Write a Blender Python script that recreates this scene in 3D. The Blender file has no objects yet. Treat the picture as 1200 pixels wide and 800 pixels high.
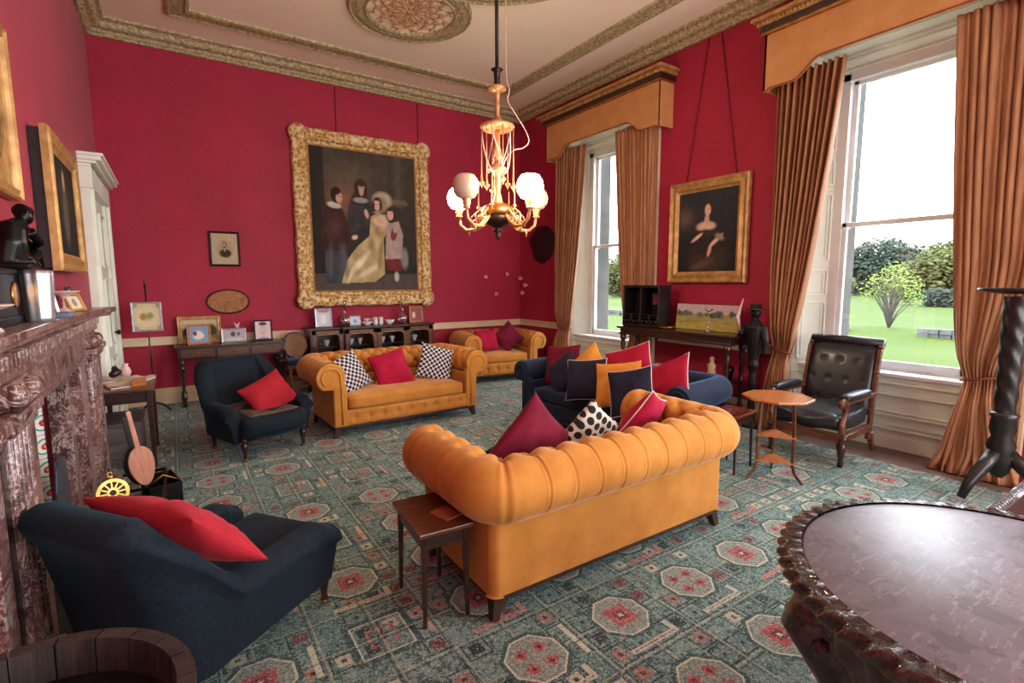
import bpy, bmesh, math, random
from math import sin, cos, pi, radians, sqrt, exp, atan2, hypot
from mathutils import Vector, Matrix, noise
random.seed(7)
SC = bpy.context.scene
C = SC.collection

# ------------------------------------------------------------------ camera
cam_d = bpy.data.cameras.new('camera'); cam = bpy.data.objects.new('camera', cam_d); C.objects.link(cam)
cam_d.sensor_width = 36.0; cam_d.lens = 592.34 / 1200 * 36.0; cam_d.clip_start = 0.05; cam_d.clip_end = 500
_yaw, _p, _r = radians(33.68), radians(6.663), radians(-0.128)
_fw = Vector((sin(_yaw)*cos(_p), cos(_yaw)*cos(_p), -sin(_p))); _rt = Vector((cos(_yaw), -sin(_yaw), 0)); _up = _rt.cross(_fw)
_rt2 = _rt*cos(_r) + _up*sin(_r); _up2 = _up*cos(_r) - _rt*sin(_r)
cam.matrix_world = Matrix(((_rt2.x, _up2.x, -_fw.x, 0), (_rt2.y, _up2.y, -_fw.y, 0), (_rt2.z, _up2.z, -_fw.z, 1.6), (0, 0, 0, 1)))
SC.camera = cam
# ------------------------------------------------------------------ world, view
w = bpy.data.worlds.new('overcast_sky'); SC.world = w; w.use_nodes = True
bg = w.node_tree.nodes['Background']; bg.inputs[0].default_value = (0.86, 0.93, 1.0, 1); bg.inputs[1].default_value = 11.0
SC.view_settings.view_transform = 'Standard'; SC.view_settings.look = 'None'
SC.view_settings.exposure = 0.35; SC.view_settings.gamma = 1.0; SC.view_settings.use_curve_mapping = False
def area(name, loc, direction, sx, sy, power, col=(1, 1, 1), spread=180):
    l = bpy.data.lights.new(name, 'AREA'); l.shape = 'RECTANGLE'; l.size = sx; l.size_y = sy; l.energy = power; l.color = col; l.spread = radians(spread)
    o = bpy.data.objects.new(name, l); C.objects.link(o); o.location = loc
    o.rotation_euler = Vector(direction).to_track_quat('-Z', 'Y').to_euler(); return o
# daylight of the rear side window, then an added fill behind the camera
area('daylight_rear_side_window', (5.5, -1.75, 2.3), (-1, .35, -.1), 1.5, 2.9, 230, (0.95, 0.98, 1))
area('fill_behind_camera', (2.6, -3.9, 2.4), (0, 1, .22), 4.2, 3.0, 330, (1, 0.97, 0.93))  # added fill lamp; the front wall has no windows
sun_d = bpy.data.lights.new('soft_sun', 'SUN'); sun_d.energy = 1.6; sun_d.angle = radians(25); sun_d.color = (1, .97, .92)
sun = bpy.data.objects.new('soft_sun', sun_d); C.objects.link(sun); sun.rotation_euler = Vector((0.35, 0.5, -1)).to_track_quat('-Z', 'Y').to_euler(); sun.location = (8, -6, 12)

# ------------------------------------------------------------------ mesh helpers
class MB:
    def __init__(s): s.v = []; s.f = []; s.sm = []
    def add(s, vs, fs, smooth=True, M=None):
        k = len(s.v)
        s.v += [tuple(M @ Vector(p)) if M is not None else tuple(p) for p in vs]
        s.f += [tuple(i + k for i in f) for f in fs]; s.sm += [smooth]*len(fs); return s
    def box(s, c, d, rz=0, M=None):
        x, y, z = d[0]/2, d[1]/2, d[2]/2
        vs = [(a*x, b*y, e*z) for a in (-1, 1) for b in (-1, 1) for e in (-1, 1)]
        cc, ss = cos(rz), sin(rz)
        vs = [(c[0]+p[0]*cc-p[1]*ss, c[1]+p[0]*ss+p[1]*cc, c[2]+p[2]) for p in vs]
        return s.add(vs, [(0, 1, 3, 2), (4, 6, 7, 5), (0, 4, 5, 1), (2, 3, 7, 6), (0, 2, 6, 4), (1, 5, 7, 3)], False, M)
    def bar(s, a, b, wd, ht=None, up=(0, 0, 1), wd2=None):
        a, b = Vector(a), Vector(b); ht = ht or wd; d = (b-a).normalized(); u = Vector(up)
        if abs(d.dot(u)) > .99: u = Vector((0, 1, 0))
        r = d.cross(u).normalized(); u = r.cross(d); k = (wd2/wd if wd2 else 1)
        vs = []
        for p, q in ((a, 1), (b, k)):
            for i, j in ((-1, -1), (1, -1), (1, 1), (-1, 1)): vs.append(p + r*i*wd/2*q + u*j*ht/2*q)
        return s.add(vs, [(0, 3, 2, 1), (4, 5, 6, 7), (0, 1, 5, 4), (1, 2, 6, 5), (2, 3, 7, 6), (3, 0, 4, 7)], False)
    def tube(s, pts, r, n=8, closed=False):
        pts = [Vector(p) for p in pts]; m = len(pts); rs = r if isinstance(r, (list, tuple)) else [r]*m
        vs = []; u = None
        for i, p in enumerate(pts):
            if closed: d = pts[(i+1) % m] - pts[i-1]
            else: d = pts[min(i+1, m-1)] - pts[max(i-1, 0)]
            if d.length < 1e-9: d = Vector((0, 0, 1))
            d.normalize()
            if u is None: u = d.orthogonal().normalized()
            u = (u - d*u.dot(d)); u = u.normalized() if u.length > 1e-6 else d.orthogonal().normalized()
            v = d.cross(u)
            for k in range(n): a = 2*pi*k/n; vs.append(p + (u*cos(a) + v*sin(a))*rs[i])
        fs = []
        for i in range(m if closed else m-1):
            j = (i+1) % m
            for k in range(n): fs.append((i*n+k, i*n+(k+1) % n, j*n+(k+1) % n, j*n+k))
        if not closed: fs += [tuple(range(n-1, -1, -1)), tuple((m-1)*n+k for k in range(n))]
        return s.add(vs, fs)
    def lathe(s, prof, c=(0, 0, 0), n=24, M=None, sq=None):
        vs = []; fs = []; m = len(prof)
        for r, z in prof:
            for k in range(n):
                a = 2*pi*k/n + (pi/n if sq else 0); vs.append((c[0]+r*cos(a), c[1]+r*sin(a), c[2]+z))
        for i in range(m-1):
            for k in range(n): fs.append((i*n+k, i*n+(k+1) % n, (i+1)*n+(k+1) % n, (i+1)*n+k))
        if prof[0][0] > 1e-5: fs.append(tuple(range(n-1, -1, -1)))
        if prof[-1][0] > 1e-5: fs.append(tuple((m-1)*n+k for k in range(n)))
        return s.add(vs, fs, True, M)
    def grid(s, fn, nu, nv, cu=False, cv=False, smooth=True):
        vs = [fn(i/(nu if cu else nu-1), j/(nv if cv else nv-1)) for i in range(nu) for j in range(nv)]
        fs = []
        for i in range(nu if cu else nu-1):
            for j in range(nv if cv else nv-1):
                a, b = (i+1) % nu, (j+1) % nv; fs.append((i*nv+j, a*nv+j, a*nv+b, i*nv+b))
        return s.add(vs, fs, smooth)
    def prism(s, poly, z0, z1, M=None, smooth=False):
        n = len(poly); vs = [(p[0], p[1], z0) for p in poly] + [(p[0], p[1], z1) for p in poly]
        fs = [tuple(range(n-1, -1, -1)), tuple(range(n, 2*n))] + [(i, (i+1) % n, n+(i+1) % n, n+i) for i in range(n)]
        return s.add(vs, fs, smooth, M)
    def soft(s, c, h, r, n=10, puff=(0, 0, 0), M=None, nz=0, bow=None):
        idx = {}; vs = []; fs = []; hx, hy, hz = h
        def vert(p):
            key = (round(p[0]*n), round(p[1]*n), round(p[2]*n))
            if key in idx: return idx[key]
            q = Vector((p[0]*hx, p[1]*hy, p[2]*hz))
            e = [min(r, hh*.999) for hh in h]
            inn = Vector([max(-(hh-ee), min(hh-ee, t)) for hh, ee, t in zip(h, e, q)])
            d = q - inn
            dd = Vector([d[i]/e[i] if e[i] > 0 else 0 for i in range(3)])
            if dd.length > 1e-6:
                mx = max(abs(t) for t in dd); dd = dd.normalized()*mx
            o = inn + Vector([dd[i]*e[i] for i in range(3)])
            fx, fy, fz = 1-p[0]**2, 1-p[1]**2, 1-p[2]**2
            o.x += puff[0]*p[0]*fy*fz; o.y += puff[1]*p[1]*fx*fz; o.z += puff[2]*p[2]*fx*fy
            if nz: o += Vector((0, 0, 1))*nz*noise.noise(Vector(c)+o*5.0)
            if bow: o = Vector(bow(o))
            idx[key] = len(vs); vs.append(o + Vector(c)); return idx[key]
        L = [-1 + 2*i/n for i in range(n+1)]
        for ax in range(3):
            for sg in (-1, 1):
                for i in range(n):
                    for j in range(n):
                        q = []
                        for a, b in ((i, j), (i+1, j), (i+1, j+1), (i, j+1)):
                            p = [0, 0, 0]; p[ax] = sg; p[(ax+1) % 3] = L[a]; p[(ax+2) % 3] = L[b]; q.append(vert(p))
                        if sg < 0: q.reverse()
                        if len(set(q)) == 4: fs.append(tuple(q))
        return s.add(vs, fs, True, M)
    def sphere(s, c, r, n=12, sc=(1, 1, 1)):
        prof = [(r*sin(pi*i/n), -r*cos(pi*i/n)) for i in range(n+1)]
        M = Matrix.Translation(c) @ Matrix.Diagonal((sc[0], sc[1], sc[2], 1))
        return s.lathe(prof, (0, 0, 0), n*2 if n < 9 else 20, M)
    def build(s, name, m, parent=None, bevel=0, seg=2):
        me = bpy.data.meshes.new(name); me.from_pydata(s.v, [], s.f)
        me.polygons.foreach_set('use_smooth', s.sm); me.update()
        o = bpy.data.objects.new(name, me); C.objects.link(o)
        if m: me.materials.append(m)
        if parent: o.parent = parent
        if bevel:
            b = o.modifiers.new('bevel', 'BEVEL'); b.width = bevel; b.segments = seg; b.limit_method = 'ANGLE'; b.angle_limit = radians(40)
        return o
def thing(name, label, cat, loc=(0, 0, 0), rz=0, group=None):
    o = bpy.data.objects.new(name, None); C.objects.link(o); o.empty_display_size = .1
    o.location = loc; o.rotation_euler = (0, 0, rz); return tag(o, label, cat, group)
def tag(o, label, cat, group=None):
    o['label'] = label; o['category'] = cat
    if group: o['group'] = group
    return o
def struct(o): o['kind'] = 'structure'; return o
def copy_tree(o, parent=None):
    c = o.copy(); C.objects.link(c)
    if parent: c.parent = parent
    for ch in o.children: copy_tree(ch, c)
    return c
def smooth01(t): t = max(0, min(1, t)); return t*t*(3-2*t)
def orient(o, loc, normal, roll=0, up=(0, 0, 1)):
    """local z -> normal, local y -> up turned by roll"""
    n = Vector(normal).normalized(); u = Vector(up); u = (u - n*u.dot(n)).normalized(); x = u.cross(n)
    M = Matrix((x, u, n)).transposed().to_4x4() @ Matrix.Rotation(radians(roll), 4, 'Z'); M.translation = Vector(loc); o.matrix_world = M; return o

# ------------------------------------------------------------------ node expressions and materials
class X:
    NT = None
    def __init__(s, v): s.s = v
    @staticmethod
    def n(op, *a):
        nd = X.NT.nodes.new('ShaderNodeMath'); nd.operation = op
        for i, t in enumerate(a):
            if isinstance(t, X): X.NT.links.new(t.s, nd.inputs[i])
            else: nd.inputs[i].default_value = t
        return X(nd.outputs[0])
    def __add__(s, o): return X.n('ADD', s, o)
    __radd__ = __add__
    def __sub__(s, o): return X.n('SUBTRACT', s, o)
    def __rsub__(s, o): return X.n('SUBTRACT', o, s)
    def __mul__(s, o): return X.n('MULTIPLY', s, o)
    __rmul__ = __mul__
    def __truediv__(s, o): return X.n('DIVIDE', s, o)
    def abs(s): return X.n('ABSOLUTE', s)
    def fr(s): return X.n('FRACT', s)
    def fl(s): return X.n('FLOOR', s)
    def lt(s, o): return X.n('LESS_THAN', s, o)
    def gt(s, o): return X.n('GREATER_THAN', s, o)
    def mn(s, o): return X.n('MINIMUM', s, o)
    def mx(s, o): return X.n('MAXIMUM', s, o)
    def sin(s): return X.n('SINE', s)
def xyz(coord='Object', scale=None):
    nt = X.NT; tc = nt.nodes.new('ShaderNodeTexCoord'); out = tc.outputs[coord]
    sp = nt.nodes.new('ShaderNodeSeparateXYZ'); nt.links.new(out, sp.inputs[0])
    return out, X(sp.outputs[0]), X(sp.outputs[1]), X(sp.outputs[2])
def nz(vec, scale, detail=3, rough=.6, dist=0):
    nd = X.NT.nodes.new('ShaderNodeTexNoise'); nd.inputs['Scale'].default_value = scale; nd.inputs['Detail'].default_value = detail
    nd.inputs['Roughness'].default_value = rough; nd.inputs['Distortion'].default_value = dist
    if vec is not None: X.NT.links.new(vec, nd.inputs['Vector'])
    return X(nd.outputs[0])
def mapv(vec, sc):
    nd = X.NT.nodes.new('ShaderNodeMapping'); nd.inputs['Scale'].default_value = sc; X.NT.links.new(vec, nd.inputs[0]); return nd.outputs[0]
def voro(vec, scale, feat='F1', out=0, rnd=1):
    nd = X.NT.nodes.new('ShaderNodeTexVoronoi'); nd.feature = feat; nd.inputs['Scale'].default_value = scale
    nd.inputs['Randomness'].default_value = rnd
    X.NT.links.new(vec, nd.inputs['Vector']); return X(nd.outputs[out])
def ramp(x, stops, const=False):
    nd = X.NT.nodes.new('ShaderNodeValToRGB'); cr = nd.color_ramp
    if const: cr.interpolation = 'CONSTANT'
    while len(cr.elements) < len(stops): cr.elements.new(.5)
    for e, (p, c) in zip(cr.elements, stops): e.position = p; e.color = (*c, 1)
    X.NT.links.new(x.s, nd.inputs[0]); return nd.outputs[0]
def mixc(f, a, b, mode='MIX'):
    nd = X.NT.nodes.new('ShaderNodeMix'); nd.data_type = 'RGBA'; nd.blend_type = mode; nd.clamp_factor = True
    for sock, t in ((nd.inputs[0], f), (nd.inputs[6], a), (nd.inputs[7], b)):
        if isinstance(t, X): X.NT.links.new(t.s, sock)
        elif isinstance(t, (tuple, list)): sock.default_value = (*t, 1)
        elif isinstance(t, (int, float)): sock.default_value = t
        else: X.NT.links.new(t, sock)
    return nd.outputs[2]
def S(r, g, b):
    f = lambda c: (c/255/12.92) if c/255 <= .04045 else ((c/255+.055)/1.055)**2.4
    return (f(r), f(g), f(b))
MATS = {}
def newmat(name):
    m = bpy.data.materials.new(name); m.use_nodes = True; X.NT = m.node_tree; MATS[name] = m
    return m, m.node_tree.nodes['Principled BSDF']
def setb(b, color=None, rough=.6, metal=0, bump=None, bs=.3, bd=.01, sheen=0, coat=0, spec=None, sheencol=None):
    if color is not None:
        if isinstance(color, tuple): b.inputs['Base Color'].default_value = (*color, 1)
        else: X.NT.links.new(color, b.inputs['Base Color'])
    if isinstance(rough, X): X.NT.links.new(rough.s, b.inputs['Roughness'])
    else: b.inputs['Roughness'].default_value = rough
    b.inputs['Metallic'].default_value = metal
    if sheen: b.inputs['Sheen Weight'].default_value = sheen; b.inputs['Sheen Roughness'].default_value = .35
    if sheencol: b.inputs['Sheen Tint'].default_value = (*sheencol, 1)
    if coat: b.inputs['Coat Weight'].default_value = coat; b.inputs['Coat Roughness'].default_value = .12
    if spec is not None: b.inputs['Specular IOR Level'].default_value = spec
    if bump is not None:
        bn = X.NT.nodes.new('ShaderNodeBump'); bn.inputs['Strength'].default_value = bs; bn.inputs['Distance'].default_value = bd
        X.NT.links.new(bump.s, bn.inputs['Height']); X.NT.links.new(bn.outputs[0], b.inputs['Normal'])
def simple(name, c1, c2=None, scale=8, rough=.5, metal=0, bscale=None, bs=.25, bd=.004, stretch=(1, 1, 1), **k):
    m, b = newmat(name); v, *_ = xyz(); v = mapv(v, stretch)
    c2 = c2 or tuple(t*.7 for t in c1)
    n1 = nz(v, scale, 4); col = ramp(n1, [(.35, c1), (.65, c2)])
    setb(b, col, rough, metal, nz(v, bscale or scale*4, 3) if bs else None, bs, bd, **k); return m
wood_dark = simple('dark_mahogany', S(58, 30, 22), S(28, 15, 12), 6, .32, stretch=(1, 8, 8), bscale=40, bs=.15, coat=.3)
wood_mid = simple('brown_wood', S(112, 66, 42), S(70, 38, 25), 5, .35, stretch=(1, 7, 7), bs=.15, coat=.25)
wood_orange = simple('satinwood', S(196, 124, 68), S(160, 88, 44), 5, .3, stretch=(1.5, 8, 8), bs=.1, coat=.4)
wood_red = simple('red_mahogany', S(140, 66, 42), S(96, 40, 28), 5, .22, stretch=(1, 8, 8), bs=.1, coat=.5)
wood_black = simple('ebonised_wood', S(26, 21, 21), S(12, 10, 12), 9, .42, bs=.3, coat=.15)
wood_leg = simple('dark_sofa_leg', S(66, 40, 28), S(40, 24, 18), 8, .45)
brass = simple('aged_brass', S(206, 150, 82), S(150, 98, 50), 14, .3, .9)
brass_b = simple('bright_brass', S(226, 196, 110), S(190, 150, 70), 10, .3, .7)
chand_m = simple('chandelier_gilt', S(224, 168, 120), S(172, 116, 76), 12, .4, .35)
iron = simple('black_iron', S(26, 25, 27), S(14, 13, 15), 14, .5, .4)
bronze = simple('dark_bronze', S(24, 24, 22), S(10, 10, 10), 14, .3, .6)
silver = simple('hammered_silver', S(222, 224, 230), S(190, 194, 202), 10, .34, .85, bscale=34, bs=.4)
white_p = simple('white_paint', S(228, 234, 222), S(218, 226, 212), 3, .5, bs=.05)
cream_p = simple('cream_paint', S(224, 204, 172), S(212, 190, 156), 3, .5, bs=.05)
sash_p = simple('sash_paint', S(232, 236, 238), S(222, 226, 226), 3, .45, bs=.03)
def velvet(name, c, c2=None, sheen=.6, sc=None, scale=5, bs=.2):
    m, b = newmat(name); v, *_ = xyz(); c2 = c2 or tuple(t*.72 for t in c)
    setb(b, ramp(nz(v, scale, 5, .65), [(.3, c), (.7, c2)]), .85, 0, nz(v, 160, 3), bs, .003, sheen=sheen, sheencol=sc or tuple(min(1, t*1.7+.05) for t in c), spec=.2); return m
yellow_v = velvet('mustard_velvet', S(200, 138, 66), S(174, 112, 46), .45, (1, .8, .55))
yellow_c = velvet('mustard_cushion_velvet', S(218, 150, 66), S(196, 124, 50), .5)
navy_v = velvet('navy_velvet', S(34, 42, 62), S(20, 26, 42), .75, S(110, 145, 200))
navy_c = velvet('navy_cushion_fabric', S(38, 36, 56), S(26, 26, 42), .35, S(120, 120, 180))
teal_v = velvet('dark_teal_chenille', S(26, 38, 48), S(12, 18, 28), .3, S(80, 120, 140), scale=60, bs=.8)
teal_c = velvet('dark_green_cushion', S(52, 66, 68), S(40, 52, 56), .3)
red_v = velvet('red_cushion_velvet', S(172, 36, 50), S(140, 24, 38), .4, S(220, 100, 110))
mag_v = velvet('crimson_cushion_velvet', S(170, 22, 58), S(142, 14, 46), .4, S(230, 80, 120))
mar_v = velvet('maroon_cushion_velvet', S(118, 22, 48), S(90, 12, 34), .3, S(200, 80, 110))
seat_brown = velvet('worn_brown_fabric', S(108, 88, 76), S(64, 52, 48), .2, scale=12)
piping_w = simple('white_piping', S(222, 206, 206), None, 8, .8, bs=0)
tie_m = simple('curtain_rope', S(150, 66, 40), S(120, 44, 30), 40, .8)
leather = simple('black_leather', S(36, 42, 48), S(20, 24, 30), 5, .42, bscale=9, bs=.25, bd=.01, coat=.1)
# patterned materials
def wall_mat():
    m, b = newmat('crimson_damask'); v, x, y, z = xyz()
    n1 = nz(v, 1.2, 3); n2 = nz(v, 46, 4, .7)
    c = ramp(n1, [(.3, S(152, 27, 54)), (.7, S(168, 33, 64))])
    c = mixc(n2.gt(.56)*.16, c, S(206, 70, 92)); c = mixc(n2.lt(.42)*.14, c, S(120, 8, 34))
    setb(b, c, .62, 0, n2, .35, .006, sheen=.15, spec=.35); return m
wall_red = wall_mat()
def carpet_mat():
    m, b = newmat('oriental_carpet'); v, x, y, z = xyz()
    T = .50
    px, py = (x/T + 40.13), (y/T + 40.31); u, w_ = px.fr(), py.fr()
    cid = px.fl()*.37 + py.fl()*.61; rnd = (cid.sin()*437.5).fr()
    par = ((px.fl()+py.fl())*.5).fr().gt(.25)
    n = nz(v, 80, 3, .7); n2 = nz(v, 34, 3, .7); fine = voro(v, 52)
    du, dv = (u-.5).abs(), (w_-.5).abs()
    put = lambda mask, c, col: mixc(mask, col, c)
    ring = lambda d, a, bb: d.gt(a)*d.lt(bb)
    IV, DK, TEAL = S(186, 184, 164), S(36, 58, 60), S(96, 126, 124)
    col = ramp(nz(v, 1.7, 3), [(.35, S(92, 122, 120)), (.65, S(124, 148, 142))])
    col = put(n2.lt(.47)*.8, S(52, 80, 80), col); col = put(fine.lt(.22)*.6, IV, col)
    # small border cells between the medallions
    q, r = (px*4).fr(), (py*4).fr(); qd = (q-.5).abs().mx((r-.5).abs()); cid2 = ((px*4).fl()*.73+(py*4).fl()*1.31).sin()*91.7
    rn2 = cid2.fr(); sel = rn2.gt(.45)
    col = put(ring(qd, .40, .46)*sel, DK, col); col = put((qd+n*.1).lt(.30)*sel, ramp(rn2, [(0, TEAL), (.55, S(118, 64, 66)), (.66, S(176, 172, 150)), (.78, DK), (.9, S(150, 112, 100))], True), col)
    col = put((qd+n*.15).lt(.16)*sel, S(64, 50, 58), col)
    # octagonal medallion
    o = du.mx(dv).mx((du+dv)*.72) + rnd.lt(.30)*.5
    o2 = du.mx(dv) + rnd.gt(.30)*.9
    col = put(ring(o2, .24, .30), S(58, 84, 82), col); col = put(ring(o2, .225, .242), IV, col); col = put(ring(o2, .10, .13), S(150, 96, 92), col); col = put((du+dv+n*.05+rnd.gt(.30)*.9).lt(.09), S(74, 44, 58), col)
    mcol = ramp(n, [(.38, S(92, 118, 116)), (.5, S(128, 138, 130)), (.64, S(160, 152, 142))])
    col = put(o.lt(.31), S(56, 84, 82), col); col = put(o.lt(.27), mcol, col); col = put(ring(o, .25, .27), IV, col)
    fu, fv = (du-.095).abs(), (dv-.095).abs(); fd = fu+fv+n*.05; par = par*rnd.gt(.30)
    col = put(fd.lt(.095)*par, S(162, 76, 78), col); col = put(fd.lt(.052)*par, S(84, 40, 52), col)
    sq = du.mx(dv)+n*.06-.03; np_ = (1-((px.fl()+py.fl())*.5).fr().gt(.25))*rnd.gt(.30); 
    col = put(sq.lt(.125)*np_, S(160, 80, 80), col); col = put(sq.lt(.06)*np_, S(104, 48, 58), col); col = put(sq.lt(.022)*np_, IV, col)
    # L shaped ivory / rust bars
    e1 = ring(u, .22, .80)*ring(w_, .05, .105); e2 = ring(u, .745, .80)*ring(w_, .05, .22)
    edge = (n*.5+.5).gt(.72)
    bars = (e1.mx(e2))*rnd.gt(.45); col = put(bars*.9, ramp(rnd, [(0, IV), (.62, S(188, 122, 110)), (.82, S(196, 180, 158))], True), col)
    core = (ring(u, .25, .78)*ring(w_, .068, .088))*rnd.gt(.45); col = put(core*n.gt(.5), S(120, 70, 70), col)
    e3 = ring(w_, .30, .72)*ring(u, .895, .945); col = put(e3*rnd.lt(.5), ramp(rnd, [(0, S(190, 150, 128)), (.3, IV)], True), col)
    line = (px*2+.04).fr().lt(.035).mx((py*2+.04).fr().lt(.035)); col = put(line*.6*o.gt(.31), S(170, 168, 146), col)
    line = (px*2+.10).fr().lt(.03).mx((py*2+.10).fr().lt(.03)); col = put(line*.7*o.gt(.31), DK, col)
    spk = nz(v, 120, 2); col = put(spk.gt(.60)*.45, S(200, 198, 180), col); col = put(spk.lt(.41)*.55, S(38, 60, 62), col)
    setb(b, col, .92, 0, nz(v, 200, 2), .4, .004, sheen=.3, sheencol=S(200, 225, 225), spec=.15); return m
carpet_m = carpet_mat()
def marble_mat():
    m, b = newmat('rouge_marble'); v, *_ = xyz()
    n1 = nz(v, 5, 5, .62, .4); base = ramp(n1, [(.32, S(34, 18, 18)), (.47, S(84, 46, 44)), (.58, S(124, 82, 76)), (.70, S(52, 28, 28))])
    vn = (nz(v, 5, 6, .7, 1.6)-.5).abs(); base = mixc(vn.lt(.014)*.85, base, S(190, 172, 168))
    vn2 = (nz(v, 13, 5, .7, 1.2)-.5).abs(); base = mixc(vn2.lt(.016)*.6, base, S(170, 150, 146))
    vd = voro(v, 16, 'DISTANCE_TO_EDGE'); base = mixc(vd.lt(.03)*.5, base, S(50, 24, 26))
    setb(b, base, .3, 0, nz(v, 20, 2), .08, .003, coat=.25); return m
marble = marble_mat()
lerp3 = lambda a, b, t: tuple(a[i]+(b[i]-a[i])*t for i in range(3))
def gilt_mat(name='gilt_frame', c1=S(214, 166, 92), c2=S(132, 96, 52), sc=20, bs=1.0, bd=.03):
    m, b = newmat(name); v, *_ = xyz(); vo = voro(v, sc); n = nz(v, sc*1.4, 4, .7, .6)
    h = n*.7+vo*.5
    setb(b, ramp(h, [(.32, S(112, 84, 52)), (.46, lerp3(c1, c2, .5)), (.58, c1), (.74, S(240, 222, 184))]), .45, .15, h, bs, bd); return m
gilt = gilt_mat(); gilt_plain = simple('plain_gilt', S(200, 158, 100), S(160, 116, 64), 12, .42, .25, stretch=(1, 1, 1), bs=.3)
def cornice_mat():
    m, b = newmat('carved_cornice'); v, x, y, z = xyz(); n = nz(v, 30, 4, .7); st = (z*90).sin()*.05
    setb(b, ramp(n+st, [(.34, S(118, 104, 76)), (.5, S(170, 154, 116)), (.68, S(212, 198, 160))]), .8, 0, n, .8, .012); return m
cornice_m = cornice_mat()
def ceil_mat():
    m, b = newmat('ceiling_plaster'); v, *_ = xyz(); setb(b, ramp(nz(v, .8, 2), [(.3, S(240, 224, 206)), (.7, S(234, 216, 196))]), .85); return m
ceil_m = ceil_mat()
floor_m = simple('worn_floorboards', S(120, 92, 84), S(88, 66, 60), 3, .55, stretch=(8, 1, 1), bs=.2)
def tile_mat():
    m, b = newmat('floral_tiles'); v, x, y, z = xyz()
    u, w_ = ((y*7).fr()-.5).abs(), ((z*7).fr()-.5).abs(); n = nz(v, 30, 2)
    d = u*u+w_*w_; c = ramp(n, [(.4, S(222, 216, 206)), (.6, S(208, 204, 198))])
    c = mixc((d+n*.02).lt(.03), c, S(176, 52, 52)); c = mixc((d+n*.02).lt(.014), c, S(206, 170, 90))
    r = (d-.12+n*.04).abs(); c = mixc(r.lt(.022), c, S(70, 150, 140)); c = mixc(u.gt(.485).mx(w_.gt(.485)), c, S(140, 130, 130))
    setb(b, c, .2, coat=.5); return m
tiles = tile_mat()
def dots_mat(name, bg_, dot, sc=17, r=.36):
    m, b = newmat(name); v, x, y, z = xyz()
    k = .7071; a, c_ = (x+y)*k*sc, (y-x)*k*sc
    if name.startswith('large'): a, c_ = x*sc+(( (y*sc*1.15).fl()*.5).fr()), y*sc*1.15
    du, dv = a.fr()-.5, c_.fr()-.5; d = du*du+dv*dv
    setb(b, mixc(d.lt(r*r), bg_, dot), .85, 0, nz(v, 120, 2), .2, .003, sheen=.2); return m
dots_s = dots_mat('small_dotted_fabric', S(206, 200, 200), S(24, 26, 58), 23, .43)
dots_l = dots_mat('large_dotted_fabric', S(206, 196, 176), S(14, 16, 30), 15, .4)
def grass_mat():
    m, b = newmat('lawn'); v, *_ = xyz(); n = nz(v, .25, 4)
    c = ramp(n, [(.3, (.028, .047, .006)), (.7, (.038, .058, .008))]); c = mixc(nz(v, 6, 4).gt(.55)*.4, c, (.024, .046, .007))
    setb(b, c, .95, spec=.1); return m
grass_m = grass_mat()
def leaf_mat(name, a, bcol): return simple(name, a, bcol, 1.2, .85, bs=0, spec=.1)
leaf_dark = leaf_mat('dark_tree_leaves', (.020, .030, .022), (.035, .046, .034)); leaf_mid = leaf_mat('green_tree_leaves', (.04, .058, .018), (.065, .075, .028))
leaf_pale = leaf_mat('pale_shrub_leaves', (.13, .17, .04), (.09, .13, .03)); bark = simple('bark', (.06, .05, .04), (.03, .025, .02), 5, .9)
stone = simple('grey_stone', (.07, .07, .065), (.04, .04, .038), 3, .9)
def curtain_mat():
    m, b = newmat('gold_curtain_velvet'); v, *_ = xyz(); n = nz(mapv(v, (1, 1, .12)), 26, 3)
    setb(b, ramp(n, [(.3, S(176, 124, 84)), (.7, S(140, 92, 62))]), .7, 0, nz(v, 120, 2), .15, .003, sheen=.5, sheencol=S(220, 180, 170)); return m
curtain_m = curtain_mat(); pelmet_m = velvet('pelmet_fabric', S(204, 150, 98), S(188, 132, 80), .4)
def glass_mat(name='window_glass', tint=(1, 1, 1), rough=0):
    m = bpy.data.materials.new(name); m.use_nodes = True; nt = m.node_tree; nt.nodes.clear()
    o = nt.nodes.new('ShaderNodeOutputMaterial'); t = nt.nodes.new('ShaderNodeBsdfTransparent'); g = nt.nodes.new('ShaderNodeBsdfGlossy'); g.inputs['Roughness'].default_value = rough
    t.inputs[0].default_value = (*tint, 1); mx = nt.nodes.new('ShaderNodeMixShader'); mx.inputs[0].default_value = .05
    nt.links.new(t.outputs[0], mx.inputs[1]); nt.links.new(g.outputs[0], mx.inputs[2]); nt.links.new(mx.outputs[0], o.inputs[0]); return m
glass_m = glass_mat()
crystal = glass_mat('cut_glass', (.82, .8, .84), .05); crystal.node_tree.nodes['Mix Shader'].inputs[0].default_value = .25
def vcol_mat():
    m, b = newmat('painted_picture'); at = X.NT.nodes.new('ShaderNodeAttribute'); at.attribute_name = 'Col'
    setb(b, at.outputs[0], .65, spec=.12); return m
vcol = vcol_mat()

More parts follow.
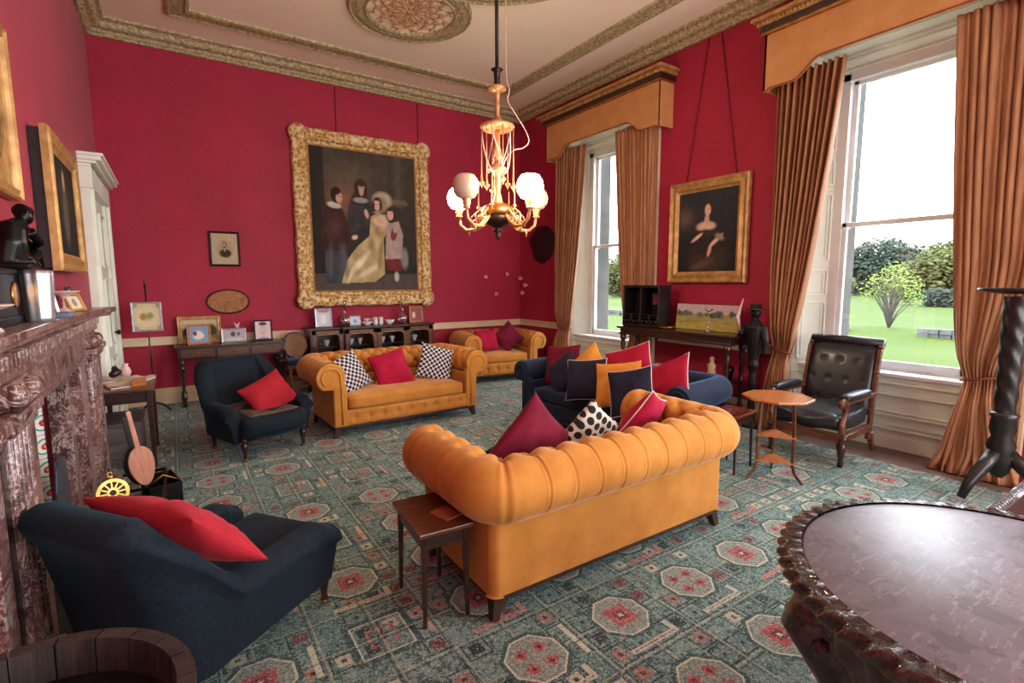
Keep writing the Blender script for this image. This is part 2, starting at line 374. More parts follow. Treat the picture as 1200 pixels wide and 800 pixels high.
# ------------------------------------------------------------------ room shell
RX, LX, BY, FY, ZC = 5.57, -0.67, 8.07, -4.0, 4.70
W_SPANS = [(2.0, 'near'), (5.75, 'far'), (-1.75, 'rear')]; HW = .86; WT = 3.95; WB = 0.0
def wallbox(name, boxes, m=wall_red):
    mb = MB()
    for a, b in boxes: mb.box([(a[i]+b[i])/2 for i in range(3)], [abs(b[i]-a[i]) for i in range(3)])
    return struct(mb.build(name, m))
wallbox('wall_back', [((LX-.3, BY, 0), (RX+.45, BY+.3, ZC))])
wallbox('wall_front', [((LX-.3, FY-.3, 0), (RX+.45, FY, ZC))])
ys = [FY]+[t for c, _ in sorted(W_SPANS) for t in (c-HW, c+HW)]+[BY]
bx = [((RX, ys[i], 0), (RX+.42, ys[i+1], ZC)) for i in range(0, len(ys), 2)]
bx += [((RX, c-HW, WT), (RX+.42, c+HW, ZC)) for c, _ in W_SPANS]
wallbox('wall_right', bx)
FP0, FP1, FPZ = 2.86, 4.04, 1.14           # fireplace opening
wallbox('wall_left', [((LX-.5, FY, 0), (LX, FP0, ZC)), ((LX-.5, FP1, 0), (LX, BY, ZC)), ((LX-.5, FP0, FPZ), (LX, FP1, ZC)), ((LX-.7, FP0-.1, 0), (LX-.5, FP1+.1, ZC))])
struct(MB().box((2.45, 2, -.1), (7.0, 13, .2)).build('floor', floor_m))
struct(MB().box((2.45, 2.03, ZC+.1), (7.1, 12.7, .2)).build('ceiling', ceil_m))
# carved cornice: profile swept round the room
def sweep_rect(name, x0, y0, x1, y1, prof, m, sub=60, carve=0, f=None):
    """prof: list of (inset from the walls, z); swept along four mitred sides"""
    mb = MB(); n = len(prof)
    cs = [(x0, y0, 1, 1), (x1, y0, -1, 1), (x1, y1, -1, -1), (x0, y1, 1, -1)]
    ring = []
    for i in range(4):
        a, b = cs[i], cs[(i+1) % 4]
        for k in range(sub):
            t = k/sub; q = [((a[0]+a[2]*p[0])*(1-t)+(b[0]+b[2]*p[0])*t, (a[1]+a[3]*p[0])*(1-t)+(b[1]+b[3]*p[0])*t, p[1]) for p in prof]
            ring += q
    fs = []; m_ = 4*sub
    for i in range(m_):
        for j in range(n):
            fs.append((i*n+j, i*n+(j+1) % n, ((i+1) % m_)*n+(j+1) % n, ((i+1) % m_)*n+j))
    mb.add(ring, fs, False); return struct(mb.build(name, m))
zc = ZC
sweep_rect('trim_1', LX, FY, RX, BY, [(0, 4.52), (.03, 4.52), (.035, 4.545), (.07, 4.56), (.075, 4.585), (.12, 4.60), (.15, 4.63), (.16, 4.66), (.20, 4.675), (.205, zc), (0, zc)], cornice_m)
sweep_rect('trim_2', LX+.80, FY+1.0, RX-.69, BY-.68, [(0, zc+.01), (0, 4.672), (.03, 4.66), (.05, 4.675), (.17, 4.675), (.19, 4.66), (.225, 4.672), (.225, zc+.01)], cornice_m)
def ring_trim(name, cx, cy, ro, ri, m=cornice_m):
    prof = [(ro, zc+.01), (ro, 4.668), (ro-.02, 4.655), (ro-.04, 4.67), ((ro+ri)/2, 4.66), (ri+.04, 4.67), (ri+.02, 4.655), (ri, 4.668), (ri, zc+.01)]
    mb = MB(); mb.grid(lambda i, j: (cx+prof[round(j*8)][0]*cos(2*pi*i), cy+prof[round(j*8)][0]*sin(2*pi*i), prof[round(j*8)][1]), 72, 9, cu=True, smooth=False)
    return struct(mb.build(name, m))
ring_trim('trim_3', 2.49, 5.82, .70, .49)
ring_trim('trim_4', 2.5, 3.98, 1.34, 1.13)
scroll = simple('plaster_scroll', S(214, 172, 134), S(168, 126, 96), 20, .8)
mb = MB()
for k in range(12):                      # acanthus scrollwork inside the small roundel
    a = 2*pi*k/12 + .1
    for sgn, L in ((1, .40), (-1, .30)):
        pts = []
        for i in range(12):
            t = i/11; r = .06+L*t; aa = a + sgn*1.1*t*t; pts.append((2.49+r*cos(aa), 5.82+r*sin(aa), 4.69))
        mb.tube(pts, [.016*(1-.6*i/11) for i in range(12)], 5)
        for i in (4, 6, 8, 10):
            p = Vector(pts[i]); q = (Vector(pts[i])-Vector(pts[i-1])).normalized(); s_ = Vector((-q.y, q.x, 0))
            for w_ in (1, -1): mb.tube([p, p+q*.03+s_*.035*w_, p+q*.055+s_*.045*w_], [.011, .009, .003], 4)
mb.sphere((2.49, 5.82, 4.69), .06, 8, (1, 1, .4))
struct(mb.build('trim_5', scroll))
# dado rail and skirting
def run(mb, p0, p1, z0, z1, d, steps=()):
    x0, y0 = p0; x1, y1 = p1; L = hypot(x1-x0, y1-y0); nx, ny = -(y1-y0)/L, (x1-x0)/L
    for (za, zb, dd) in ((z0, z1, d),)+tuple(steps):
        c = ((x0+x1)/2+nx*dd/2, (y0+y1)/2+ny*dd/2, (za+zb)/2); mb.box(c, (L, dd, zb-za), atan2(y1-y0, x1-x0))
for nm, segs in (('back', [((RX, BY), (LX, BY))]), ('right', [((RX, 6.82), (RX, BY)), ((RX, 3.07), (RX, 4.68)), ((RX, -.68), (RX, .93)), ((RX, FY), (RX, -2.82))]),
                 ('left', [((LX, 6.30), (LX, 5.02)), ((LX, 1.94), (LX, FY))]), ('front', [((LX, FY), (RX, FY))])):
    mb = MB(); mb2 = MB()
    for a, b in segs:
        run(mb, a, b, .79, .895, .022, ((.875, .9, .04), (.79, .805, .032)))
        run(mb2, a, b, 0, .19, .028, ((.19, .215, .02), (0, .03, .036)))
    struct(mb.build('trim_dado_'+nm, cream_p, bevel=.004)); struct(mb2.build('baseboard_'+nm, cream_p, bevel=.004))
# carpet
cp = MB().box((2.255, 2.05, .006), (5.77, 11.9, .012)).build('carpet', carpet_m)
tag(cp, 'large fitted green oriental carpet with red medallions covering the floor', 'carpet')

# ------------------------------------------------------------------ windows
def panel(mb, o, ux, uz, w_, h, d=.018, n=None):
    """raised moulded rectangle: outer bead and inner bead on a plane (o corner, ux, uz unit vectors, n normal)"""
    o, ux, uz, n = Vector(o), Vector(ux), Vector(uz), Vector(n)
    for ins, t, dd in ((0, .022, d), (.035, .012, d*.6)):
        a = o+ux*ins+uz*ins; ww, hh = w_-2*ins, h-2*ins
        for p, q, in ((a, a+ux*ww), (a+uz*hh, a+uz*hh+ux*ww), (a, a+uz*hh), (a+ux*ww, a+ux*ww+uz*hh)):
            mb.bar(p+n*dd/2, q+n*dd/2, t, dd, up=n)
GX = RX+.28
for wi, (cy, nm) in enumerate(W_SPANS):
    root = bpy.data.objects.new('window_%d' % (wi+1), None); C.objects.link(root); struct(root); root.location = (RX, cy, 0)
    hg = .55                                                # half width of the glazed opening
    P = lambda x, y, z: (x, y, z)
    sill, top = .735, 3.62
    # splayed shutters at both jambs with moulded panels
    for s in (-1, 1):
        mb = MB(); a = Vector((0.0, s*(HW-.005), 0)); b = Vector((.26, s*(hg+.07), 0)); d = (b-a); L = d.length; ux = d.normalized(); n = Vector((0, 0, 1)).cross(ux)*(-s)
        if n.y*s > 0: n = -n
        mb.add([a, b, b-n*.03, a-n*.03, a+Vector((0, 0, WT)), b+Vector((0, 0, WT)), b-n*.03+Vector((0, 0, WT)), a-n*.03+Vector((0, 0, WT))],
               [(0, 1, 5, 4), (1, 2, 6, 5), (2, 3, 7, 6), (3, 0, 4, 7), (4, 5, 6, 7), (0, 3, 2, 1)], False)
        for z0, z1 in ((.12, .5), (.78, 1.38), (1.46, 1.72), (1.82, 2.5), (2.6, 2.85), (2.95, 3.55)):
            panel(mb, a+ux*.05+Vector((0, 0, z0)), ux, (0, 0, 1), L-.1, z1-z0, .016, n)
        for z_ in (.64, 1.77, 2.55): mb.bar(a+n*.004+Vector((0, 0, z_)), b+n*.004+Vector((0, 0, z_)), .012, .012)
        mb.build('shutter', white_p, root, bevel=.002)
    # panelling below the glass
    mb = MB(); mb.box((.12, 0, sill/2-.02), (.06, 2*HW-.04, sill-.05))
    for z_, t, dd in ((.06, .12, .03), (.2, .018, .05), (.235, .01, .03), (.33, .02, .045), (.36, .012, .028), (.53, .02, .045), (.5, .012, .028), (.64, .022, .05)):
        mb.box((.09-dd/2+.01, 0, z_), (dd, 2*HW-.06, t))
    mb.build('window_apron', white_p, root, bevel=.003)
    mb = MB(); mb.box((.18, 0, sill-.02), (.26, 2*HW-.06, .035)); mb.build('window_sill', sash_p, root, bevel=.006)
    # moulded soffit above
    mb = MB(); mb.add([(0, -HW, WT), (0, HW, WT), (.26, hg+.07, top+.05), (.26, -hg-.07, top+.05), (0, -HW, WT+.02), (0, HW, WT+.02), (.30, hg+.07, WT), (.30, -hg-.07, WT)],
                      [(0, 3, 2, 1), (4, 5, 6, 7), (2, 3, 7, 6), (0, 1, 5, 4), (1, 2, 6, 5), (3, 0, 4, 7)], False)
    for t in (.25, .5, .6, .85):
        x_ = .26*t; z_ = WT+(top+.05-WT)*t; hh = HW+(hg+.07-HW)*t-.03; mb.bar((x_, -hh, z_-.008), (x_, hh, z_-.008), .022, .018)
    mb.build('window_soffit', white_p, root)
    # box frame and two sashes
    mb = MB()
    for s in (-1, 1): mb.box((.29, s*(hg+.06), (sill+top)/2), (.12, .12, top-sill+.1))
    mb.box((.29, 0, top+.06), (.12, 2*hg+.2, .16)); mb.box((.31, 0, sill+.005), (.14, 2*hg+.2, .03))
    mb.build('window_frame', sash_p, root, bevel=.004)
    mid = 2.17
    for k, (z0, z1, x_) in enumerate(((sill+.02, mid+.03, .27), (mid-.02, top-.01, .32))):
        mb = MB()
        for s in (-1, 1): mb.box((x_, s*(hg-.02), (z0+z1)/2), (.045, .05, z1-z0))
        mb.box((x_, 0, z1-.022), (.045, 2*hg, .045)); mb.box((x_, 0, z0+.035), (.045, 2*hg, .07 if k == 0 else .045))
        sh = mb.build('window_sash', sash_p, root, bevel=.004)
        MB().box((x_, 0, (z0+z1)/2), (.005, 2*hg-.05, z1-z0-.08)).build('window_pane', glass_m, sh)
    # architrave on the wall face, hidden mostly by the curtains
    mb = MB()
    for s in (-1, 1): mb.box((-.015, s*(HW+.07), WT/2), (.03, .14, WT)); mb.box((-.025, s*(HW+.13), WT/2), (.05, .03, WT))
    mb.box((-.015, 0, WT+.06), (.03, 2*HW+.28, .12))
    mb.build('window_architrave', cream_p, root, bevel=.004)
    # outer stone reveal
    mb = MB()
    for s in (-1, 1): mb.box((.50, s*(hg+.1), 2.1), (.28, .14, 3.4))
    mb.build('window_reveal', stone, root)

# ------------------------------------------------------------------ door in the left wall
root = bpy.data.objects.new('door_1', None); C.objects.link(root); struct(root); root.location = (LX, 7.12, 0)
mb = MB(); mb.box((.02, 0, 1.25), (.04, 1.15, 2.5))
for y0 in (-.5, .06):
    for z0, z1 in ((.15, .75), (.9, 1.65), (1.78, 2.35)): panel(mb, (.04, y0, z0), (0, 1, 0), (0, 0, 1), .44, z1-z0, .02, (1, 0, 0))
dl = mb.build('door_leaf', white_p, root, bevel=.003)
mb = MB()
for s in (-1, 1): mb.box((.035, s*.68, 1.27), (.07, .2, 2.54)); mb.box((.05, s*.72, 1.27), (.1, .05, 2.54))
mb.box((.05, 0, 2.61), (.10, 1.60, .22))
mb.build('door_architrave', white_p, root, bevel=.004)
mb = MB()
for z_, d_, h_ in ((2.71, .10, .03), (2.74, .14, .03), (2.775, .18, .04), (2.81, .2, .03)): mb.box((d_/2, 0, z_), (d_, 1.56+d_*.6, h_))
mb.build('door_cornice', white_p, root, bevel=.006)
MB().lathe([(0, 0), (.022, .0), (.012, .012), (.01, .03), (.026, .045), (.03, .06), (.022, .072), (0, .076)], n=16, M=Matrix.Translation((.04, .5, 1.02)) @ Matrix.Rotation(pi/2, 4, 'Y')).build('door_knob', iron, root)
# ------------------------------------------------------------------ chesterfields
def cushion_mesh(w_, h, t, seed=0, n=26, sag=.0):
    """pillow in the local xy plane, thickness along z, pinched corners"""
    mb = MB()
    def f(sg):
        def g(i, j):
            a, b = sin(pi/2*(2*i-1)), sin(pi/2*(2*j-1))
            pin = 1 - .08*(1-a*a)*b*b ; pin2 = 1 - .08*(1-b*b)*a*a
            x, y = a*w_/2*pin2, b*h/2*pin
            z = sg*t/2*(((1-a*a)*(1-b*b)+1e-9)**.46)
            q = Vector((x*7+seed*3.1, y*7, sg*2.0+seed))
            z += (.016*noise.noise(q)+.009*noise.noise(q*2.7)+.006*abs(noise.noise(Vector((q.x*1.2+q.y*2.2, q.y-q.x*.6, seed)))))*(1-a**4)*(1-b**4)
            r_ = abs(a*b)
            z += sag*(a*a-.5)*.1
            return (x, y, z)
        return g
    mb.grid(f(1), n, n); k = len(mb.v); mb.grid(f(-1), n, n)
    # flip lower faces
    nf = (n-1)*(n-1); mb.f[nf:] = [tuple(reversed(q)) for q in mb.f[nf:]]
    return mb
def cushion(name, mat, label, loc, normal, roll=0, size=(.45, .45), t=.15, group=None, piping=None, seed=None, backmat=None):
    seed = seed if seed is not None else random.random()*50
    o = cushion_mesh(size[0], size[1], t, seed).build(name, mat); tag(o, label, 'cushion', group)
    if piping:
        mb = MB(); pts = []
        N = 12
        def pt(a, b): return (a*size[0]/2*(1-.08*(1-b*b)*a*a), b*size[1]/2*(1-.08*(1-a*a)*b*b), 0)
        for k in range(N): pts.append(pt(-1+2*k/N, -1))
        for k in range(N): pts.append(pt(1, -1+2*k/N))
        for k in range(N): pts.append(pt(1-2*k/N, 1))
        for k in range(N): pts.append(pt(-1, 1-2*k/N))
        mb.tube(pts, .0055, 6, True).build('piping', piping, o)
    orient(o, loc, normal, roll); return o

def rpath(a, yb, yf, r, step=.0065):
    """U path centreline: front-left -> back -> front-right with rounded corners; returns list of (pos, outward normal, s)"""
    pts = []
    def line(p, q, nrm):
        L = hypot(q[0]-p[0], q[1]-p[1]); k = max(1, int(L/step))
        for i in range(k): t = i/k; pts.append(((p[0]+(q[0]-p[0])*t, p[1]+(q[1]-p[1])*t), nrm))
    def arc(c, a0, a1):
        L = abs(a1-a0)*r; k = max(6, int(L/step*1.4))
        for i in range(k): t = a0+(a1-a0)*i/k; pts.append(((c[0]+r*cos(t), c[1]+r*sin(t)), (cos(t), sin(t))))
    line((-a, yf), (-a, yb-r), (-1, 0)); arc((-a+r, yb-r), pi, pi/2); line((-a+r, yb), (a-r, yb), (0, 1)); arc((a-r, yb-r), pi/2, 0); line((a, yb-r), (a, yf), (1, 0)); pts.append(((a, yf), (1, 0)))
    out = []; s = 0
    for i, (p, n_) in enumerate(pts):
        if i: s += hypot(p[0]-pts[i-1][0][0], p[1]-pts[i-1][0][1])
        out.append((p, n_, s))
    return out
def chesterfield(label, cat, loc, rz, W=1.68, D=.86, H=.78, mat=yellow_v, legmat=wood_leg, sp=.158, R=.15, seat_h=.43, tuft=True, group=None, base_z=.13, c_off=.03, name='chesterfield_sofa'):
    root = thing(name, label, cat, loc, rz, group)
    a = W/2-.0; yf, yb = -D/2, D/2; zr = H-R
    path = rpath(a-.02, yb-.02, yf+.03, .10)
    L = path[-1][2]; nb = max(2, round(L/sp)); spc = L/nb
    # profile samples: (offset outward, z, tangent data, s)
    prof = []
    a0, a1 = radians(-62), radians(245)
    NP = 62
    for i in range(NP+1):
        t = a0+(a1-a0)*i/NP    # angle: 0 = outward, 90 = up, 180 = inward
        if t < a1: prof.append((c_off+R*cos(t), zr+R*sin(t), (cos(t), sin(t)), R*(t)))
    last = prof[-1]; zi = last[1]; oi = last[0]; s0 = last[3]
    kk = max(3, int((zi-(seat_h-.12))/.012))
    for i in range(1, kk+1):
        z_ = zi-(zi-(seat_h-.12))*i/kk; prof.append((oi-.05*smooth01(i/kk), z_, (-1, .1), s0+(zi-z_)))
    sA, rowd = R*radians(98), .125
    vs = []; nprof = len(prof)
    endR = path[-1][2]
    for (p, nr, s) in path:
        pu = s/spc
        for (off, z_, nn, q) in prof:
            d = 0
            if tuft:
                v_ = (q-sA)/rowd
                if v_ < 0:
                    e = abs(pu-.5-round(pu-.5))*spc
                    fade = 1-smooth01((-v_-2.75)/.45)
                    cr = .35+.65*exp(v_*.9); d = (-.013*cr*exp(-e/.006) + .006*cr*(1-exp(-(e/.05)**2)) + .0035*exp(-((e-.012)/.005)**2))*fade
                    r2 = hypot(e, q-sA); d -= .030*exp(-(r2/.032)**2)
                else:
                    k0 = math.floor(v_); best = 9
                    for kr in (k0, k0+1):
                        uo = .5 if kr % 2 == 0 else 0.0
                        e = abs(pu-uo-round(pu-uo))*spc; best = min(best, hypot(e, (v_-kr)*rowd))
                    g1 = pu-.5-v_/2; g2 = pu-.5+v_/2
                    e = min(abs(g1-round(g1)), abs(g2-round(g2)))*spc*.85
                    lowf = 1-smooth01((v_-2.2)/.6)
                    d = (-.016*exp(-e/.010)+.014*(1-exp(-(e/.05)**2)) - .030*exp(-(best/.030)**2))*lowf
            else: d = .004*noise.noise(Vector((s*4, q*6, 1)))
            # close the ends softly
            x_ = p[0]+nr[0]*(off+nn[0]*d); y_ = p[1]+nr[1]*(off+nn[0]*d)
            vs.append((x_, y_, z_+nn[1]*d))
    fs = []; m_ = len(path)
    for i in range(m_-1):
        for j in range(nprof-1): fs.append((i*nprof+j, (i+1)*nprof+j, (i+1)*nprof+j+1, i*nprof+j+1))
    fs = [tuple(reversed(f)) for f in fs]
    MB().add(vs, fs).build('rolled_arms_and_back', mat, root)
    # plain outer panels
    mb = MB(); ol = rpath(a-.005, yb-.005, yf+.02, .05, .05)
    vs = []
    for (p, nr, s) in ol:
        for z_ in (base_z, base_z+.01, zr-R*.80): vs.append((p[0], p[1], z_))
        vs.append((p[0]-nr[0]*.12, p[1]-nr[1]*.12, zr-R*.80)); vs.append((p[0]-nr[0]*.12, p[1]-nr[1]*.12, base_z))
    fs = []
    for i in range(len(ol)-1):
        for j in range(5): fs.append((i*5+j, i*5+(j+1) % 5, (i+1)*5+(j+1) % 5, (i+1)*5+j))
    fs += [(0, 4, 3, 2, 1), tuple((len(ol)-1)*5+k for k in range(5))]
    mb.add(vs, fs, False).build('outer_panel', mat, root, bevel=.008)
    # scroll facings at the arm fronts
    for sx in (-1, 1):
        cx = sx*(a-.02+c_off); outl = []
        for k in range(29):
            t = radians(-58)+radians(262)*k/28; outl.append((cos(t)*(R-.004), zr+sin(t)*(R-.004)))
        inner = -.155
        outl += [(inner, zr-.11), (inner, base_z), (.012-c_off, base_z), (.012-c_off, zr-R*.86)]
        outl = [(cx+sx*p[0], p[1]) for p in outl]
        M = Matrix(((1, 0, 0, 0), (0, 0, 1, 0), (0, 1, 0, 0), (0, 0, 0, 1)))
        face = MB().prism(outl, yf-.012, yf+.06, M).build('arm_facing', mat, root, bevel=.014, seg=3)
        # raised inner welt following the scroll
        pts = [(cx+sx*cos(radians(t))*R*.62, yf-.014, zr+sin(radians(t))*R*.62) for t in range(-50, 190, 12)]
        pts += [(cx-sx*R*.66, yf-.014, zr-.1), (cx-sx*R*.66, yf-.014, base_z+.03)]
        MB().tube(pts, .011, 8).build('welt', mat, face)
    iw = a-.165
    # tufted front rail
    mb = MB(); fz0, fz1 = base_z, seat_h-.14
    def rail(i, j):
        x_ = (2*i-1)*(iw+.02); z_ = fz0+(fz1-fz0)*j; d = 0
        if tuft:
            nbt = max(2, round(2*iw/.16)); pu = i*nbt; e = abs(pu-.5-round(pu-.5))*(2*iw/nbt)
            d = .020*exp(-(hypot(e, (z_-(fz0+fz1)/2))/.03)**2) + .007*exp(-(e/.012)**2)
        edge = .016*(exp(-j*14)+exp(-(1-j)*14))
        return (x_, yf+.012+d+edge-.012, z_)
    mb.grid(rail, max(20, int(2*iw/.012)), 18); mb.box((0, yf+.06, (fz0+fz1)/2), (2*iw, .08, fz1-fz0-.01))
    mb.build('front_rail', mat, root)
    # seat platform and cushion
    MB().box((0, .02, (fz1+base_z)/2), (2*iw+.04, D-.12, fz1-base_z-.01)).build('seat_platform', mat, root)
    sc_ = MB().soft((0, yf+.02+(D-.2)/2, seat_h-.07), (iw-.003, (D-.18)/2, .07), .035, 16, (0, .006, .022), nz=.010).build('seat_cushion', mat, root)
    mb = MB(); zt = seat_h-.018; y0 = yf+.022
    for z_ in (zt, seat_h-.125):
        mb.tube([(-iw+.02, y0+.012, z_), (-iw*.5, y0-.002, z_), (0, y0-.006, z_), (iw*.5, y0-.002, z_), (iw-.02, y0+.012, z_)], .006, 6)
    mb.build('piping', mat, sc_)
    # plinth and tapered legs
    MB().box((0, 0, base_z-.012), (W-.03, D-.03, .03)).build('plinth', legmat, root, bevel=.004)
    for sx in (-1, 1):
        for sy in (-1, 1):
            MB().bar((sx*(a-.05), sy*(D/2-.05), base_z-.02), (sx*(a-.025), sy*(D/2-.03), 0.012), .062, .062, (0, 1, 0), wd2=.036).build('leg', legmat, root)
    return root
chesterfield('mustard tufted chesterfield sofa in the foreground, seen from behind', 'sofa', (2.015, 2.25, 0), pi, W=1.76, D=.76, H=.79, c_off=.0)
chesterfield('mustard chesterfield sofa facing the room with two dotted cushions and a crimson one', 'sofa', (2.10, 5.62, 0), radians(2), W=1.70, D=.86, H=.80)
chesterfield('small mustard chesterfield armchair in the corner beside the far curtain', 'armchair', (4.46, 7.15, 0), radians(-9), W=1.12, D=.82, H=.79, R=.15, seat_h=.46, name='chesterfield_armchair')
# navy sofa: plain rolled arms, turned legs
chesterfield('navy velvet sofa piled with cushions in front of the dark buffet', 'sofa', (3.76, 3.74, 0), radians(-82.5), W=1.95, D=.80, H=.72, mat=navy_v, legmat=wood_dark, tuft=False, R=.125, seat_h=.44, name='navy_sofa')

# ------------------------------------------------------------------ cushions
cushion('cushion', dots_s, 'navy and white dotted cushion at the left end of the far mustard sofa', (1.53, 5.55, .60), (.25, -1, .38), 22, (.44, .44), .15)
cushion('cushion', mag_v, 'crimson cushion between the two dotted cushions on the far mustard sofa', (2.05, 5.60, .60), (.05, -1, .40), 12, (.46, .44), .16)
cushion('cushion', dots_s, 'navy and white dotted cushion at the right end of the far mustard sofa', (2.62, 5.62, .62), (-.15, -1, .36), -18, (.44, .44), .15)
cushion('cushion', mag_v, 'crimson cushion lying flat-backed on the left of the corner armchair', (4.22, 7.08, .66), (-.1, -1, .42), 4, (.40, .38), .15)
cushion('cushion', mar_v, 'deep red cushion standing on its corner in the corner armchair', (4.60, 7.02, .70), (-.35, -1, .30), 40, (.40, .40), .14)
# near sofa
cushion('cushion', mar_v, 'maroon cushion standing on its corner at the left of the foreground sofa', (1.62, 2.26, .66), (-.12, 1, .22), 42, (.50, .50), .15)
cushion('cushion', dots_l, 'cream cushion with large dark dots on the foreground sofa', (2.10, 2.30, .64), (.05, 1, .35), 38, (.40, .40), .13)
cushion('cushion', mag_v, 'crimson cushion with pink piping at the right end of the foreground sofa', (2.54, 2.26, .69), (-.25, 1, .6), 24, (.42, .40), .15, piping=piping_w)
cushion('cushion', teal_c, 'dark green cushion lying between the maroon and dotted cushions', (1.82, 2.52, .56), (.1, .4, 1), 10, (.55, .40), .13)
# navy sofa
Q = [
 (mar_v, 'maroon cushion leaning at the far end of the navy sofa', (3.62, 4.42, .66), (-1, -.1, .35), 8, (.50, .48), None),
 (navy_c, 'navy cushion on its corner in front of the maroon one on the navy sofa', (3.44, 4.16, .62), (-1, -.1, .35), 40, (.40, .40), None),
 (yellow_c, 'mustard cushion on its corner peeking out between navy cushions', (3.64, 3.98, .70), (-1, -.1, .35), 44, (.40, .40), None),
 (navy_c, 'large square navy cushion in the middle of the navy sofa', (3.38, 3.74, .63), (-1, -.25, .30), 8, (.46, .42), piping_w),
 (mag_v, 'crimson cushion with pale piping leaning behind the mustard one', (3.66, 3.42, .74), (-1, -.2, .30), 20, (.50, .48), piping_w),
 (yellow_c, 'square mustard cushion between the two navy cushions', (3.42, 3.34, .64), (-1, -.25, .32), 10, (.48, .44), None),
 (navy_c, 'navy cushion with pale piping at the near end of the navy sofa', (3.32, 3.08, .63), (-1, -.35, .30), 14, (.42, .42), piping_w),
 (mag_v, 'bright pink-red cushion with white piping leaning on the near arm of the navy sofa', (3.62, 2.93, .72), (-.85, .15, .55), 32, (.46, .44), piping_w)]
for m_, lb, loc, nr, rl, sz, pp in Q: cushion('cushion', m_, lb, loc, nr, rl, sz, .14, piping=pp)

# ------------------------------------------------------------------ low upholstered armchairs
def turned_leg(mb, p, h, r=.026, n=14):
    mb.lathe([(0, 0), (r*.6, .0), (r*.75, .012), (r*.55, .03), (r*.6, .05), (r*.9, h*.45), (r*1.25, h*.7), (r*.8, h*.76), (r*1.2, h*.82), (r*1.2, h)], p, n)
def low_chair(label, loc, rz, W=.68, D=.72, ah=.50, bh=.86, mat=teal_v, seatmat=None, lean0=.15):
    root = thing('low_armchair', label, 'armchair', loc, rz)
    a = W/2; yf, yb = -D/2+.11, D/2-.06; base = .20
    path = rpath(a-.06, yb, yf, .10, .02); L = path[-1][2]
    sidel = yb-.10-yf
    vs = []; NPf = 20
    for (p, nr, s) in path:
        tt = min(s, L-s); k = smooth01((tt-sidel+.10)/.20)
        h = ah+(bh-ah)*k - .05*(1-smooth01(tt/(.12)))*(1-k)
        lean = lean0*k; flare = .05*(1-k); th = .062+.008*k; xs = abs(p[0])/a
        for j in range(NPf):
            t = j/NPf
            # closed loop: outside bottom -> outside top -> roll -> inside top -> inside bottom
            ly = 0
            if t < .4: q = t/.4; off = th*(1-.15)+flare*q; ly = lean*q**1.3; z_ = base-.03+(h-base+.03-.06)*q
            elif t < .65:
                q = (t-.4)/.25*pi; ly = lean; off = flare+cos(q)*(th+.012*k+.02*(1-k)); z_ = h-.06+sin(q)*(.06+.01*(1-k))
            else: q = 1-(t-.65)/.35; off = -th+flare*q; ly = lean*q**1.3; z_ = base-.03+(h-base+.03-.06)*q
            dx, dy = nr[0]*off, nr[1]*off
            vs.append((p[0]+dx, p[1]+dy+ly, z_))
    fs = []; m_ = len(path)
    for i in range(m_-1):
        for j in range(NPf): fs.append((i*NPf+j, i*NPf+(j+1) % NPf, (i+1)*NPf+(j+1) % NPf, (i+1)*NPf+j))
    fs += [tuple(range(NPf-1, -1, -1)), tuple((m_-1)*NPf+j for j in range(NPf))]
    sh = MB().add(vs, fs).build('upholstered_back_and_arms', mat, root, bevel=.02, seg=3)
    MB().soft((0, -.02, .30), (a-.07, D/2-.04, .11), .07, 14, (0, .05, .03), nz=.012, bow=lambda o: (o.x*(1+.10*max(0, -o.y/D*2)), o.y, o.z)).build('seat', mat, root)
    if seatmat: MB().soft((0, -.02, .40), (a-.12, D/2-.08, .025), .02, 10, (0, 0, .012), nz=.01).build('seat_cover', seatmat, root)
    for sx in (-1, 1):
        for sy in (-1, 1):
            m2 = MB(); turned_leg(m2, (sx*(a-.08), sy*(D/2-.09), .028), .20); lg = m2.build('leg', wood_dark, root)
            MB().sphere((sx*(a-.08), sy*(D/2-.09), .030), .020, 8, (1, 1, .9)).build('castor', brass, lg)
    return root
def face(dx, dy): return atan2(dx, -dy)     # rz so that local -y looks along (dx, dy)
low_chair('dark blue low armchair with red cushion beside the far mustard sofa', (.60, 5.34, 0), face(.34, -.94), W=.72, D=.78, ah=.50, bh=.86, seatmat=seat_brown)
low_chair('dark blue armchair in the left foreground seen from behind with red cushion', (.10, 2.45, 0), face(.8, .6), W=.62, D=.90, ah=.50, bh=.84, lean0=.12)
cushion('cushion', red_v, 'red cushion on the seat of the armchair beside the far mustard sofa', (.70, 5.26, .54), (.30, -.9, .55), 22, (.46, .36), .15)
cushion('cushion', red_v, 'long red cushion draped over the back of the left foreground armchair', (-.05, 2.23, .67), (.62, .46, .75), -3, (.60, .40), .17)

